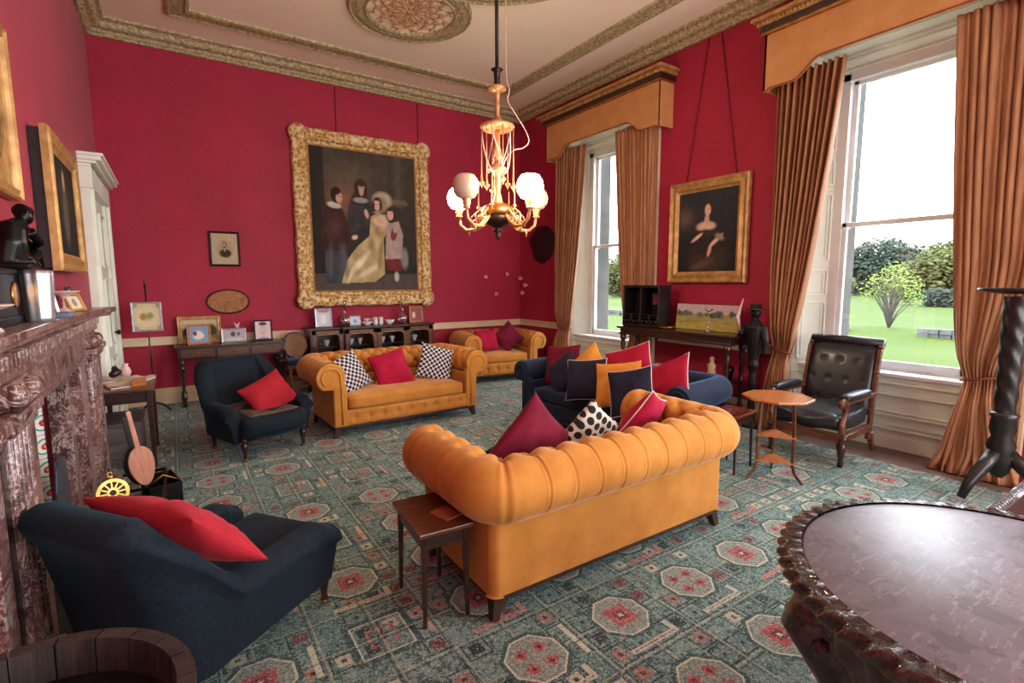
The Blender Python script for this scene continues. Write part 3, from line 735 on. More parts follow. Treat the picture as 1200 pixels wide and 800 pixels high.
# ------------------------------------------------------------------ open leather armchair
def leather_chair():
    root = thing('leather_armchair', 'black buttoned leather armchair with wooden frame beside the near window', 'armchair', (4.98, 2.24, 0), face(-1, -.03))
    W, D = .66, .74
    for sx in (-1, 1):
        mb = MB(); x = sx*(W/2-.03)
        pts = [(x, .24, .16), (x, .28, .45), (x, .33, .75), (x, .38, .98), (x, .43, 1.02)]
        for i in range(4): mb.bar(pts[i], pts[i+1], .035, .06, (0, 1, 0))
        mb.build('back_upright', wood_mid, root, bevel=.008)
        m2 = MB(); m2.bar((x, .28, .22), (x, .36, .03), .05, .05, (0, 1, 0), wd2=.035); m2.build('rear_leg', wood_mid, root, bevel=.008)
        m3 = MB(); turned_leg(m3, (x, -.31, .03), .26, .034); lg = m3.build('front_leg', wood_dark, root); MB().sphere((x, -.31, .032), .024, 8).build('castor', iron, lg)
        # arm: scrolled support, padded rest
        m4 = MB(); ap = [(x, -.31, .28), (x, -.33, .38), (x, -.27, .47), (x, -.28, .54), (x, -.33, .59), (x, -.37, .57), (x, -.36, .54)]
        m4.tube(ap, [.032, .026, .024, .028, .03, .026, .02], 10); m4.bar((x, -.32, .575), (x, .30, .575), .05, .035); m4.build('arm', wood_mid, root, bevel=.004)
        MB().soft((x, -.08, .615), (.042, .24, .03), .025, 8, (0, 0, .01)).build('arm_pad', leather, root)
        m5 = MB(); m5.bar((x, -.33, .27), (x, .28, .27), .035, .07); m5.tube([(x+sx*.02, -.31, .285), (x+sx*.02, .26, .285)], .008, 6); m5.build('seat_rail', wood_mid, root, bevel=.006)
    MB().bar((-W/2, -.33, .27), (W/2, -.33, .27), .035, .075).build('front_rail', wood_mid, root, bevel=.006)
    # buttoned back
    def bk(sg):
        def f(i, j):
            x = (2*i-1)*(W/2-.045); z = .38+.66*j; d = 0
            for bz in (.50, .68, .86):
                for bxx in ((-.15, 0, .15) if bz != .68 else (-.22, -.075, .075, .22)): d -= .010*exp(-(hypot(x-bxx, z-bz)/.022)**2)
            e = (1-(2*i-1)**8)*(1-(2*j-1)**8); y0 = .255+.17*((z-.38)/.66)**1.4
            if z > .95: y0 += (z-.95)*.5
            return (x, y0-(.055*e**.5 if sg < 0 else -.03*e**.5)-d*(1 if sg < 0 else 0), z)
        return f
    mb = MB(); mb.grid(bk(-1), 40, 44); k = len(mb.f); mb.grid(bk(1), 12, 12); mb.f[k:] = [tuple(reversed(f)) for f in mb.f[k:]]; mb.build('backrest', leather, root)
    MB().tube([(-W/2+.02, .43, 1.03), (0, .43, 1.04), (W/2-.02, .43, 1.03)], .045, 12).build('top_roll', leather, root)
    MB().soft((0, -.045, .385), (W/2-.045, .30, .075), .055, 18, (0, .02, .03), nz=.03).build('seat_cushion', leather, root)
leather_chair()
# ------------------------------------------------------------------ curtains and pelmets
def curtain(label, cy, side, w_top, tie, foot, zt=3.72, tz=.86, seed=0, tie_w=.16, foot_w=.30, xb=RX-.15):
    """side=+1: curtain on the larger-Y side. Positions along the wall: top outer/inner, gathered at the tie, spreading at the floor"""
    o0, i0 = w_top; t0, t1 = tie; f0, f1 = foot
    nf = 10; NU, NV = 190, 60
    def f(u, v):
        z = .012+(zt-.012)*v
        if z > tz:
            k = smooth01((z-tz)/(zt-tz)) ** .8; k2 = ((z-tz)/(zt-tz))**.75
            a = t0+(o0-t0)*smooth01(min(1, k2*2.2)); b = t1+(i0-t1)*k2**.85
        else:
            k = smooth01((tz-z)/tz); a = t0+(f0-t0)*k; b = t1+(f1-t1)*k
        y = a+(b-a)*u
        gather = exp(-((z-tz)/.16)**2)
        amp = .036*(1-.45*gather)*(1+.25*sin(seed+z*.7)); ph = u*nf*2*pi + seed + .35*sin(z*1.3+seed*2)+.25*noise.noise(Vector((u*5, z*.6, seed)))
        x = xb + amp*sin(ph) + .02*sin(ph*2.3+seed+z) + .05*gather
        y += .018*cos(ph)*(1-gather)
        if z < .16: q_ = 1-z/.16; x -= .13*q_*(.4+.6*abs(sin(ph*.5+1))); y += .05*q_*sin(ph*.7+seed)
        return (x, y, z)
    root = thing('curtain', label, 'curtain', (0, 0, 0))
    o = MB().grid(f, NU, NV).build('curtain_cloth', curtain_m, root)
    sd = o.modifiers.new('thickness', 'SOLIDIFY'); sd.thickness = .006
    # tieback rope
    c = (t0+t1)/2; hw = abs(t1-t0)/2+.02; pts = []
    for k in range(26):
        t = 2*pi*k/25; pts.append((xb+.05+.085*cos(t), c+hw*sin(t), tz+.03*(side)*sin(t)+.01))
    MB().tube(pts[:-1], .010, 7, True).build('tieback', tie_m, root)
    return root
curtain('gold velvet curtain swept to the left of the near window', 2.0, 1, (3.06, 2.43), (3.0, 2.83), (3.10, 2.74), seed=.4)
curtain('gold velvet curtain at the right of the near window behind the plant stand', 2.0, -1, (.92, 1.63), (1.16, 1.37), (1.0, 1.48), seed=2.1, tz=.80)
curtain('gold velvet curtain at the left of the far window nearest the corner', 5.75, 1, (6.76, 6.10), (6.76, 6.48), (6.90, 6.40), seed=3.2, tz=.84)
curtain('gold velvet curtain at the right of the far window behind the glazed box', 5.75, -1, (4.70, 5.42), (4.76, 5.10), (4.74, 5.22), seed=5.0, tz=.84)
def pelmet(label, cy):
    root = thing('pelmet', label, 'pelmet', (RX, cy, 0)); hw = 1.19; x0 = -.26
    # shaped fabric front: bottom edge drops at both ends
    def zb(y):
        t = abs(y)/hw
        return 3.76 - .16*smooth01((t-.52)/.22) - (.0 if t < .97 else .02)
    N = 70; vs = []; fs = []
    ysn = [-hw+2*hw*i/N for i in range(N+1)]
    for x_ in (x0, x0+.02):
        for y in ysn: vs += [(x_, y, zb(y)), (x_, y, 4.16)]
    m_ = 2*(N+1)
    for i in range(N):
        fs += [(2*i, 2*i+1, 2*i+3, 2*i+2), (m_+2*i, m_+2*i+2, m_+2*i+3, m_+2*i+1), (2*i, 2*i+2, m_+2*i+2, m_+2*i), (2*i+1, m_+2*i+1, m_+2*i+3, 2*i+3)]
    mb = MB().add(vs, fs, False)
    for s in (-1, 1): mb.box((x0/2, s*(hw-.01), (3.6+4.16)/2), (abs(x0), .02, .57))
    fb = mb.build('pelmet_fabric', pelmet_m, root)
    MB().tube([(x0-.006, y, zb(y)+.004) for y in ysn], .007, 6).build('braid', tie_m, fb)
    mb = MB()
    mb.box((x0/2-.02, 0, 4.155), (abs(x0)+.03, 2*hw+.05, .03)); mb.build('pelmet_fillet', brass, root)
    MB().box((x0/2-.025, 0, 4.195), (abs(x0)+.04, 2*hw+.07, .06)).build('pelmet_frieze', wood_dark, root)
    mb = MB(); mb.box((x0/2-.04, 0, 4.245), (abs(x0)+.07, 2*hw+.12, .04)); mb.box((x0/2-.065, 0, 4.285), (abs(x0)+.12, 2*hw+.20, .035))
    for i in range(60):
        mb.box((x0-.075, -hw+2*hw*(i+.5)/60, 4.245), (.03, .022, .03))
    mb.build('pelmet_cornice', gilt_plain, root, bevel=.005)
pelmet('shaped gold pelmet with gilt cornice over the near window', 2.0)
pelmet('shaped gold pelmet with gilt cornice over the far window', 5.75)

# ------------------------------------------------------------------ pictures
def paint(w_, h, nx, ny, fn, name='canvas', parent=None, loc=(0, 0, 0)):
    """flat canvas in the local xz plane facing -y; fn(u,v) gives the paint colour (v up)"""
    me = bpy.data.meshes.new(name); vs = [(w_*(i/nx-.5), 0, h*(j/ny-.5)) for j in range(ny+1) for i in range(nx+1)]
    fs = [(j*(nx+1)+i, j*(nx+1)+i+1, (j+1)*(nx+1)+i+1, (j+1)*(nx+1)+i) for j in range(ny) for i in range(nx)]
    me.from_pydata(vs, [], fs); ca = me.color_attributes.new('Col', 'FLOAT_COLOR', 'POINT'); buf = []
    for j in range(ny+1):
        for i in range(nx+1): buf += list(fn(i/nx, j/ny))+[1]
    ca.data.foreach_set('color', buf); me.materials.append(vcol)
    o = bpy.data.objects.new(name, me); C.objects.link(o); o.location = loc
    if parent: o.parent = parent
    return o
def lerp(a, b, t): return tuple(a[i]+(b[i]-a[i])*t for i in range(3))
class Brush:
    def __init__(s, bgf): s.bgf = bgf; s.ops = []
    def ell(s, x, y, rx, ry, c, rot=0, soft=.25, c2=None): s.ops.append(('e', x, y, rx, ry, c, radians(rot), soft, c2)); return s
    def poly(s, pts, c, c2=None): s.ops.append(('p', pts, c, c2)); return s
    def __call__(s, u, v):
        c = s.bgf(u, v)
        for op in s.ops:
            if op[0] == 'e':
                _, x, y, rx, ry, k, a, sf, k2 = op; dx, dy = u-x, v-y; X_, Y_ = dx*cos(a)+dy*sin(a), -dx*sin(a)+dy*cos(a)
                d = sqrt((X_/rx)**2+(Y_/ry)**2)
                if d < 1: kk = lerp(k, k2, max(0, min(1, .5-Y_/ry*.5))) if k2 else k; c = lerp(c, kk, min(1, (1-d)/sf))
            else:
                _, pts, k, k2 = op; ins = False; n = len(pts)
                for i in range(n):
                    x1, y1 = pts[i]; x2, y2 = pts[i-1]
                    if (y1 > v) != (y2 > v) and u < (x2-x1)*(v-y1)/(y2-y1)+x1: ins = not ins
                if ins: c = lerp(k, k2, max(0, min(1, .5+.9*noise.noise(Vector((u*14, v*9, 3)))))) if k2 else k
        n_ = 1+.22*noise.noise(Vector((u*18, v*18, 5)))
        return tuple(max(0, t*n_) for t in c)
def frame_mesh(w_, h, fw, depth, prof=None, wave=0):
    """mitred frame, outer size w_ x h, moulding width fw; faces -y"""
    prof = prof or [(0, 0), (0, -depth*.75), (.12, -depth), (.4, -depth*.72), (.7, -depth*.9), (.86, -depth*.55), (1, -depth*.45), (1, 0)]
    mb = MB(); ring = []; SUB = 40; n = len(prof); cs = [(-1, -1), (1, -1), (1, 1), (-1, 1)]
    for i in range(4):
        a, b = cs[i], cs[(i+1) % 4]
        for k in range(SUB):
            t = k/SUB
            for q, y in prof:
                ins = q*fw; bulge = wave*sin(t*SUB*1.05)*(1-q)
                X0 = (a[0]*(1-t)+b[0]*t)*(w_/2-ins); Z0 = (a[1]*(1-t)+b[1]*t)*(h/2-ins)
                if a[0] == b[0]: X0 += a[0]*bulge
                else: Z0 += a[1]*bulge
                ring.append((X0, y, Z0))
    m_ = 4*SUB
    fs = [(i*n+j, i*n+(j+1) % n, ((i+1) % m_)*n+(j+1) % n, ((i+1) % m_)*n+j) for i in range(m_) for j in range(n)]
    return mb.add(ring, fs, False)
# large family group portrait
W1, H1 = 2.12, 2.60
pr = thing('family_portrait', 'huge gilt-framed painting of a seated woman with three children', 'painting', (2.60, BY-.02, 2.545)); pr.rotation_euler = (radians(-1.2), 0, 0)
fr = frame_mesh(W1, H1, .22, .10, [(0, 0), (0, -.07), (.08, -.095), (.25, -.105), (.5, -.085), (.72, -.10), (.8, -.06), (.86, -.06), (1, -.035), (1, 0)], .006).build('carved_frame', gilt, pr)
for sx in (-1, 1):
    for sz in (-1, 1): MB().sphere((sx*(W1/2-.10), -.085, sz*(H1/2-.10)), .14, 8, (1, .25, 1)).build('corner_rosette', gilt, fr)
frame_mesh(W1-.42, H1-.42, .06, .05).build('gilt_slip', gilt_plain, fr)
def bg1(u, v):
    c = lerp((.030, .028, .024), (.075, .062, .048), smooth01(v*1.1)*.6+.25*noise.noise(Vector((u*4, v*4, 0))))
    g = exp(-((u-.30)/.16)**2-((v-.66)/.13)**2); c = lerp(c, (.30, .13, .085), g*.75)
    g = exp(-((u-.38)/.22)**2-((v-.82)/.12)**2); c = lerp(c, (.13, .10, .07), g*.7)
    if u < .12: c = lerp(c, (.02, .018, .016), .8)
    if .76 < u < .90 and v > .62: c = lerp(c, (.13, .10, .08), .55*(1-abs(u-.83)/.07))
    if v < .12: c = lerp(c, (.12, .09, .08), .6)
    return c
B = Brush(bg1); skin, skin2 = (.60, .36, .26), (.70, .46, .36)
B.poly([(.74, .64), (.93, .64), (.90, .68), (.77, .68)], (.16, .11, .08))
# girl standing behind
B.ell(.44, .60, .105, .14, (.035, .035, .042), 0, .2).poly([(.33, .62), (.55, .62), (.58, .42), (.30, .42)], (.04, .038, .045), (.06, .055, .06))
B.ell(.45, .655, .085, .025, (.38, .34, .31), 0, .4).ell(.455, .74, .07, .075, (.045, .025, .018)).ell(.46, .735, .037, .048, skin, 0, .25).ell(.46, .775, .05, .03, (.05, .028, .02), 0, .4)
B.ell(.50, .56, .022, .04, skin, 20, .3)
# boy on the left, back half turned
B.poly([(.10, .34), (.30, .34), (.28, .05), (.10, .05)], (.07, .075, .09), (.04, .045, .055))
B.poly([(.09, .60), (.16, .62), (.27, .59), (.34, .44), (.33, .28), (.08, .29), (.07, .42)], (.07, .028, .024), (.045, .018, .018))
B.ell(.20, .605, .075, .026, (.58, .52, .46), -6, .35).ell(.225, .675, .058, .062, (.03, .018, .014), 0, .2).ell(.25, .66, .036, .045, skin, 0, .3).ell(.22, .705, .05, .032, (.03, .018, .014), 0, .3)
# seated mother
B.ell(.66, .665, .115, .075, (.48, .40, .30), 0, .35).ell(.65, .63, .075, .07, (.30, .22, .15), 0, .4)
B.poly([(.40, .44), (.52, .48), (.56, .38), (.42, .36)], (.035, .033, .04))
B.poly([(.54, .54), (.60, .57), (.71, .56), (.73, .48), (.66, .38), (.66, .12), (.56, .06), (.24, .05), (.30, .22), (.40, .32), (.52, .40)], (.56, .44, .24), (.34, .25, .12))
B.ell(.42, .20, .16, .035, (.72, .62, .42), 40, .6).ell(.50, .14, .14, .03, (.70, .60, .42), 25, .6).ell(.62, .25, .03, .14, (.30, .22, .11), -10, .5).ell(.34, .13, .11, .025, (.66, .56, .38), 58, .6)
B.ell(.63, .515, .085, .045, skin2, 0, .35).ell(.615, .60, .022, .04, skin, 0, .3).ell(.61, .635, .055, .062, (.05, .026, .018), 0, .3).ell(.605, .63, .036, .046, skin2, 0, .25).ell(.38, .385, .035, .02, skin2, 10, .4)
# girl on the right
B.poly([(.70, .50), (.82, .52), (.86, .42), (.84, .22), (.67, .20), (.68, .36)], (.46, .36, .32), (.36, .28, .26))
B.ell(.765, .42, .038, .06, (.22, .04, .035), -20, .3).poly([(.67, .23), (.85, .24), (.83, .14), (.68, .15)], (.16, .03, .03))
B.ell(.745, .565, .065, .07, (.05, .028, .02), 0, .3).ell(.735, .565, .036, .045, skin2, 0, .25).ell(.79, .47, .03, .05, (.50, .38, .34), -30, .4)
B.ell(.78, .10, .03, .045, (.5, .44, .38), 0, .4).ell(.87, .24, .05, .10, (.24, .23, .22), 0, .5)
for (x_, y_) in ((.46, .735), (.605, .63), (.735, .565), (.262, .66)):
    for s_ in (-.013, .013): B.ell(x_+s_, y_+.008, .007, .005, (.07, .03, .02), 0, .5)
    B.ell(x_, y_-.022, .010, .004, (.34, .08, .06), 0, .6).ell(x_+.004, y_-.006, .004, .011, (.42, .24, .17), 0, .7)
B.ell(.605, .672, .034, .016, (.05, .026, .018), 0, .5).ell(.572, .625, .014, .04, (.05, .026, .018), 0, .5).ell(.64, .625, .014, .04, (.05, .026, .018), 0, .5)
B.ell(.735, .602, .036, .016, (.05, .028, .02), 0, .5).ell(.46, .70, .014, .02, skin, 0, .5).ell(.425, .71, .018, .05, (.045, .025, .018), 0, .5).ell(.495, .71, .018, .05, (.045, .025, .018), 0, .5)
B.ell(.60, .575, .05, .012, (.40, .28, .2), 0, .7).ell(.27, .22, .05, .16, (.09, .095, .11), 5, .8).ell(.15, .22, .03, .15, (.085, .09, .10), -4, .8).ell(.20, .46, .09, .10, (.10, .045, .04), 10, .9)
paint(W1-.48, H1-.48, 190, 230, B, 'canvas', pr, (0, -.045, 0))
# woman's portrait on the window wall
p2 = thing('woman_portrait', 'gilt-framed dark portrait of a woman above the dark buffet', 'painting', (RX-.025, 3.95, 2.22), -pi/2)
frame_mesh(1.10, 1.26, .14, .07).build('frame', gilt_plain, p2)
def bg2(u, v):
    c = lerp((.020, .020, .022), (.035, .036, .042), v); g = exp(-((u-.12)/.14)**2-((v-.68)/.12)**2); return lerp(c, (.13, .09, .075), g)
B = Brush(bg2)
B.ell(.52, .16, .40, .24, (.055, .035, .03), 0, .5).ell(.50, .36, .27, .20, (.035, .026, .024), 0, .4).ell(.44, .10, .26, .07, (.11, .06, .05), 15, .6)
B.ell(.49, .56, .19, .075, skin2, 0, .4).ell(.50, .64, .05, .08, skin, 0, .4).ell(.52, .79, .085, .085, (.05, .03, .02), 0, .4).ell(.51, .755, .058, .082, skin2, 0, .3)
B.ell(.505, .765, .012, .008, (.08, .04, .03), 0, .5).ell(.535, .765, .012, .008, (.08, .04, .03), 0, .5).ell(.52, .72, .016, .006, (.35, .08, .07), 0, .5)
B.ell(.50, .48, .24, .06, (.045, .035, .032), 0, .5).ell(.34, .43, .13, .028, skin2, 28, .4).ell(.66, .38, .16, .032, skin2, 35, .4).ell(.56, .26, .035, .09, skin, -20, .4).ell(.72, .42, .10, .05, (.28, .22, .20), -20, .6)
paint(.84, 1.0, 84, 100, B, 'canvas', p2, (0, -.03, 0))
mb = MB()
# left wall: tall gilt picture and an oval mounted one (the wall runs along y)
p3 = thing('tall_portrait', 'gilt-framed portrait tilting from the wall beside the white door', 'painting', (LX+.005, 4.76, 2.12), pi/2)
mb = MB(); mb.box((0, -.03, 0), (1.06, .06, .84)); mb.build('shaded_side_box', wood_black, p3)  # black colour stands in for the shade on the tilted frame's side
f3 = frame_mesh(1.10, .88, .12, .05).build('frame', gilt_plain, p3); f3.location = (0, -.055, 0)
def bgd(u, v): return lerp((.02, .022, .02), (.05, .05, .04), exp(-((u-.5)/.3)**2-((v-.6)/.3)**2))
paint(.88, .66, 44, 30, Brush(bgd).ell(.5, .42, .16, .38, (.11, .09, .07), 0, .5).ell(.5, .78, .07, .13, (.42, .28, .20), 0, .4), 'canvas', p3, (0, -.075, 0))
p4 = thing('oval_portrait', 'gilt-framed picture with an oval mount at the left edge above the mantelpiece', 'painting', (LX+.01, 3.13, 2.44), pi/2)
frame_mesh(1.04, .84, .07, .05).build('frame', gilt_plain, p4)
mb = MB(); N = 64; vs = []
for k in range(N):
    t = 2*pi*k/N; c_, s_ = cos(t), sin(t); mmx = max(abs(c_)/.47, abs(s_)/.37); vs += [(.42*c_, -.02, .33*s_), (c_/mmx, -.02, s_/mmx), (.42*c_, -.008, .33*s_)]
mb.add(vs, [(3*k, 3*k+1, 3*((k+1) % N)+1, 3*((k+1) % N)) for k in range(N)]+[(3*k+2, 3*k, 3*((k+1) % N), 3*((k+1) % N)+2) for k in range(N)], False).build('oval_mount', gilt_plain, p4)
paint(.88, .68, 30, 24, Brush(lambda u, v: (.035, .05, .055)).ell(.5, .35, .25, .4, (.03, .035, .06), 0, .4).ell(.5, .72, .1, .16, skin, 0, .4), 'canvas', p4, (0, -.006, 0))
# small print and oval plaque on the back wall
p5 = thing('small_print', 'small black-framed engraving of a bearded man on the red wall', 'picture', (.625, BY-.008, 2.065), 0)
frame_mesh(.37, .47, .03, .025).build('frame', wood_black, p5)
paint(.32, .42, 40, 50, Brush(lambda u, v: (.50, .40, .28)).ell(.5, .5, .40, .38, (.40, .31, .20), 0, .6).ell(.52, .36, .26, .16, (.05, .035, .025), 0, .3).ell(.50, .64, .10, .11, (.07, .045, .03), 0, .4).ell(.49, .63, .06, .08, (.52, .38, .26), 0, .4).ell(.49, .56, .06, .04, (.08, .05, .03), 0, .5).ell(.50, .46, .03, .06, (.5, .42, .3), 0, .4), 'print', p5, (0, -.012, 0))
mb = MB(); mb.grid(lambda i, j: ((.27-.03*j)*cos(2*pi*i), -.022*sin(pi*j)-.004, (.175-.03*j)*sin(2*pi*i)), 48, 7, cu=True)
p6 = thing('oval_plaque', 'oval bronze-brown plaque with dark rim low on the red wall', 'plaque', (.628, BY-.006, 1.345), 0)
mb.build('rim', simple('plaque_rim', S(84, 34, 26), None, 8, .4), p6)
gold_pl = simple('plaque_face', S(150, 96, 50), S(118, 72, 38), 9, .4, .4, bs=.8, bd=.01)
MB().prism([(.25*cos(2*pi*k/48), .155*sin(2*pi*k/48)) for k in range(48)], .003, .012, Matrix(((1, 0, 0, 0), (0, 0, -1, 0), (0, 1, 0, 0), (0, 0, 0, 1)))).build('face', gold_pl, p6)
# dark carved trophy on the window wall in the corner
mb = MB(); mb.grid(lambda i, j: (.06*(1-j*j)+.02*noise.noise(Vector((i*20, j*6, 1))) if 0 else -(.05*(1-j**3)+.018*noise.noise(Vector((cos(2*pi*i)*j*4, sin(2*pi*i)*j*4, 1)))), (.36+.03*sin(10*pi*i))*j*cos(2*pi*i)*1.0, (.33+.02*sin(6*pi*i))*j*sin(2*pi*i)), 60, 14, cu=True)
mb.grid(lambda i, j: (0.0, (.36+.03*sin(10*pi*i))*j*cos(2*pi*i), (.33+.02*sin(6*pi*i))*j*sin(2*pi*i)), 60, 3, cu=True)
o = mb.build('carved_trophy', wood_black); o.location = (RX-.012, 7.36, 2.29); tag(o, 'black carved shield-like trophy beside the far curtain', 'wall ornament')
pearl = simple('pale_knob', S(226, 160, 150), S(190, 120, 112), 6, .35)
kn = [((4.77, 8.05, 1.70), (0, -1, 0)), ((4.99, 8.05, 1.39), (0, -1, 0)), ((5.24, 8.05, 1.755), (0, -1, 0)), ((5.548, 7.99, 1.675), (-1, 0, 0)), ((5.548, 7.83, 1.545), (-1, 0, 0)), ((5.548, 7.93, 1.40), (-1, 0, 0))]
kl = ['leftmost pale round wall knob, above the corner armchair', 'lowest pale wall knob left of the room corner', 'pale wall knob highest and just left of the room corner', 'upper pale wall knob just right of the room corner', 'rightmost pale wall knob, under the carved trophy', 'lowest pale wall knob right of the room corner']
for (p, n_), lb in zip(kn, kl):
    kb = MB(); Mq = Matrix.Translation(Vector(p)-Vector(n_)*.022) @ Vector(n_).to_track_quat('Z', 'Y').to_matrix().to_4x4()
    kb.lathe([(0, 0), (.022, 0), (.016, .008), (.011, .012), (.011, .022), (.028, .030), (.042, .05), (.039, .070), (.024, .086), (0, .091)], n=16, M=Mq)
    o = kb.build('wall_knob', pearl); tag(o, lb, 'wall knob', 'pale knobs scattered at the room corner')
# picture cords
for nm, pts, lb in (('picture_cord', [(2.20, BY-.012, 4.5), (2.20, BY-.012, 3.83)], 'dark cord holding the left side of the family portrait'),
                    ('picture_cord', [(3.52, BY-.012, 4.5), (3.52, BY-.012, 3.83)], 'dark cord holding the right side of the family portrait'),
                    ('picture_cord', [(RX-.012, 4.30, 2.86), (RX-.012, 4.05, 4.5)], 'thin cord rising from the left of the woman portrait'),
                    ('picture_cord', [(RX-.012, 3.60, 2.86), (RX-.012, 3.88, 4.5)], 'thin cord rising from the right of the woman portrait')):
    o = MB().tube(pts, .006, 6).build(nm, simple('cord_red', S(110, 20, 40), None, 8, .8, bs=0) if 'cord_red' not in MATS else MATS['cord_red']); tag(o, lb, 'cord')
# ------------------------------------------------------------------ marble fireplace
fp = thing('fireplace', 'veined red-brown marble chimneypiece on the left wall', 'fireplace', (LX, 3.45, 0))
for s in (-1, 1):
    mb = MB(); J = [(.50, .64, .10), (.62, .70, .075), (.64, .86, .15), (.86, 1.16, .165), (1.28, 1.40, .175)]
    for a, b, d in J: mb.box((d/2+.005, s*(a+b)/2, .58), (d, b-a, 1.16))
    for k in range(5): mb.tube([(.17, s*(.89+k*.06), .18), (.17, s*(.89+k*.06), 1.08)], .017, 8)
    for z_, h_, d_ in ((.06, .12, .24), (.15, .05, .21), (1.11, .04, .20), (1.15, .04, .22)): mb.box((d_/2+.003, s*1.01, z_), (d_, .36, h_)); mb.box((d_/2, s*1.34, z_), (d_, .16, h_))
    mb.build('jamb', marble, fp, bevel=.006)
    MB().box((.084, s*1.22, .60), (.168, .118, 1.10)).build('dark_inlay', simple('green_black_marble', S(60, 48, 42), S(24, 18, 18), 18, .25, bs=.1) if 'green_black_marble' not in MATS else MATS['green_black_marble'], fp)
    # carved capital scroll
    mb = MB()
    for q in (-1, 1): mb.sphere((.20, s*1.01+q*.11, 1.215), .045, 8, (.8, 1, 1)); mb.tube([(.19, s*1.01+q*.11, 1.215), (.21, s*1.01, 1.19), (.19, s*1.01+q*.02, 1.24)], .016, 6)
    mb.box((.10, s*1.01, 1.22), (.18, .30, .09)); mb.build('capital', marble, fp, bevel=.006)
mb = MB(); mb.box((.085, 0, 1.215), (.165, 1.72, .19)); mb.box((.075, 0, 1.10), (.14, 1.30, .05)); mb.box((.09, 0, 1.29), (.18, 2.80, .05)); mb.build('lintel', marble, fp, bevel=.006)
mb = MB()
for k in range(48): mb.box((.185, -1.34+2.68*(k+.5)/48, 1.335), (.03, .03, .05))
mb.box((.085, 0, 1.335), (.17, 2.76, .05)); mb.build('dentil_band', marble, fp, bevel=.003)
outl = [(0, -1.5), (.19, -1.5), (.19, .0), (.21, .5), (.235, 1.1), (.25, 1.30), (.29, 1.42), (.29, 1.56), (0, 1.56)]
mb = MB(); mb.prism(outl, 1.385, 1.42); mb.prism([(x*.9, y*.985) for x, y in outl], 1.36, 1.387); mb.build('mantel_shelf', marble, fp, bevel=.008)
for s in (-1, 1):
    mb = MB(); mb.add([(-.02, s*.5, 0), (-.24, s*.24, 0), (-.24, s*.24, 1.1), (-.02, s*.5, 1.1), (-.02, s*.52, 0), (-.24, s*.26, 0), (-.24, s*.26, 1.1), (-.02, s*.52, 1.1)], [(0, 1, 2, 3), (4, 7, 6, 5), (0, 4, 5, 1), (3, 2, 6, 7), (0, 3, 7, 4), (1, 5, 6, 2)], False); mb.build('tile_slip', tiles, fp)
mb = MB(); mb.box((-.36, 0, .55), (.08, .8, 1.1)); mb.box((-.18, 0, .02), (.4, .7, .04)); mb.build('firebox', iron, fp)
mb = MB()
for k in range(6): mb.tube([(-.12, -.26, .12+k*.045), (-.06, -.1, .12+k*.045), (-.06, .1, .12+k*.045), (-.12, .26, .12+k*.045)], .008, 6)
for y in (-.26, 0, .26): mb.tube([(-.1, y, .02), (-.08, y, .38)], .012, 6)
mb.build('fire_grate', iron, fp)
steel = simple('blued_steel', S(84, 92, 104), S(60, 66, 76), 8, .4, .5, bs=.1)
pts = [(-.17, 0), (.17, 0), (.17, .46), (.12, .56), (0, .62), (-.12, .56), (-.17, .46)]
Mz = Matrix(((0, 0, 1, 0), (1, 0, 0, 0), (0, 1, 0, 0), (0, 0, 0, 1)))
o = MB().prism(pts, 0, .012, Mz).build('fire_screen', steel, None, bevel=.004); tag(o, 'blue-grey arched metal plate standing in the fireplace opening', 'fire screen'); o.location = (-.61, 3.74, .012)
struct(MB().box((-.34, 3.45, .018), (.56, 2.0, .012)).build('trim_hearth', iron))
# fender with bellows, trivet and box
fd = thing('fender', 'low black iron fender before the fireplace', 'fender', (-.36, 3.75, .024))
mb = MB(); mb.tube([(-.04, -.95, .03), (.22, -.95, .03), (.22, .85, .03), (-.04, .85, .03)], .012, 8); mb.tube([(-.04, -.95, .16), (.22, -.95, .16), (.22, .85, .16), (-.04, .85, .16)], .012, 8); mb.build('rail', iron, fd)
mb = MB()
for k in range(26): mb.tube([(.22, -.95+k*.072, .03), (.22, -.95+k*.072, .16)], .005, 5)
mb.build('bars', iron, fd)
cb = thing('coal_box', 'black open box beside the fender under the bellows', 'box', (-.17, 4.46, .013), .2)
mb = MB(); mb.box((0, 0, .01), (.20, .34, .02)); mb.box((-.095, 0, .075), (.012, .34, .14)); mb.box((.095, 0, .075), (.012, .34, .14)); mb.box((0, -.165, .075), (.20, .012, .14)); mb.box((0, .165, .075), (.20, .012, .14)); mb.build('box_body', iron, cb, bevel=.004)
MB().tube([(-.095, -.1, .14), (0, -.1, .20), (.095, -.1, .14)], .007, 6).build('handle', brass, cb)
bl = thing('bellows', 'wooden fireside bellows leaning nozzle down with dark leather', 'bellows', (0, 0, 0))
pear = lambda s_: [(.0, 0)]
def board(off):
    prof = []
    for k in range(41):
        t = 2*pi*k/40; y = -cos(t)*.17+.17; wv = .098*sin(t)*(1-.30*(y/.34-.35)) if 0 else .10*sin(t)*(1.0-.15*cos(t)); prof.append((wv, y))
    return prof
bw = simple('pale_bellows_wood', S(196, 136, 112), S(170, 112, 90), 6, .4, stretch=(8, 1, 8), bs=.1)
mb = MB(); pf = board(0)[:-1]; mb.prism(pf, .030, .045); mb.prism([(.02, .32), (-.02, .32), (-.017, .62), (.017, .62)], .030, .045); mb.sphere((0, .63, .0375), .022, 8, (1, 1, .4)); mb.build('front_board', bw, bl, bevel=.004)
mb = MB(); mb.prism(pf, -.045, -.030); mb.prism([(.02, .32), (-.02, .32), (-.017, .60), (.017, .60)], -.045, -.030); mb.build('rear_board', wood_black, bl, bevel=.004)
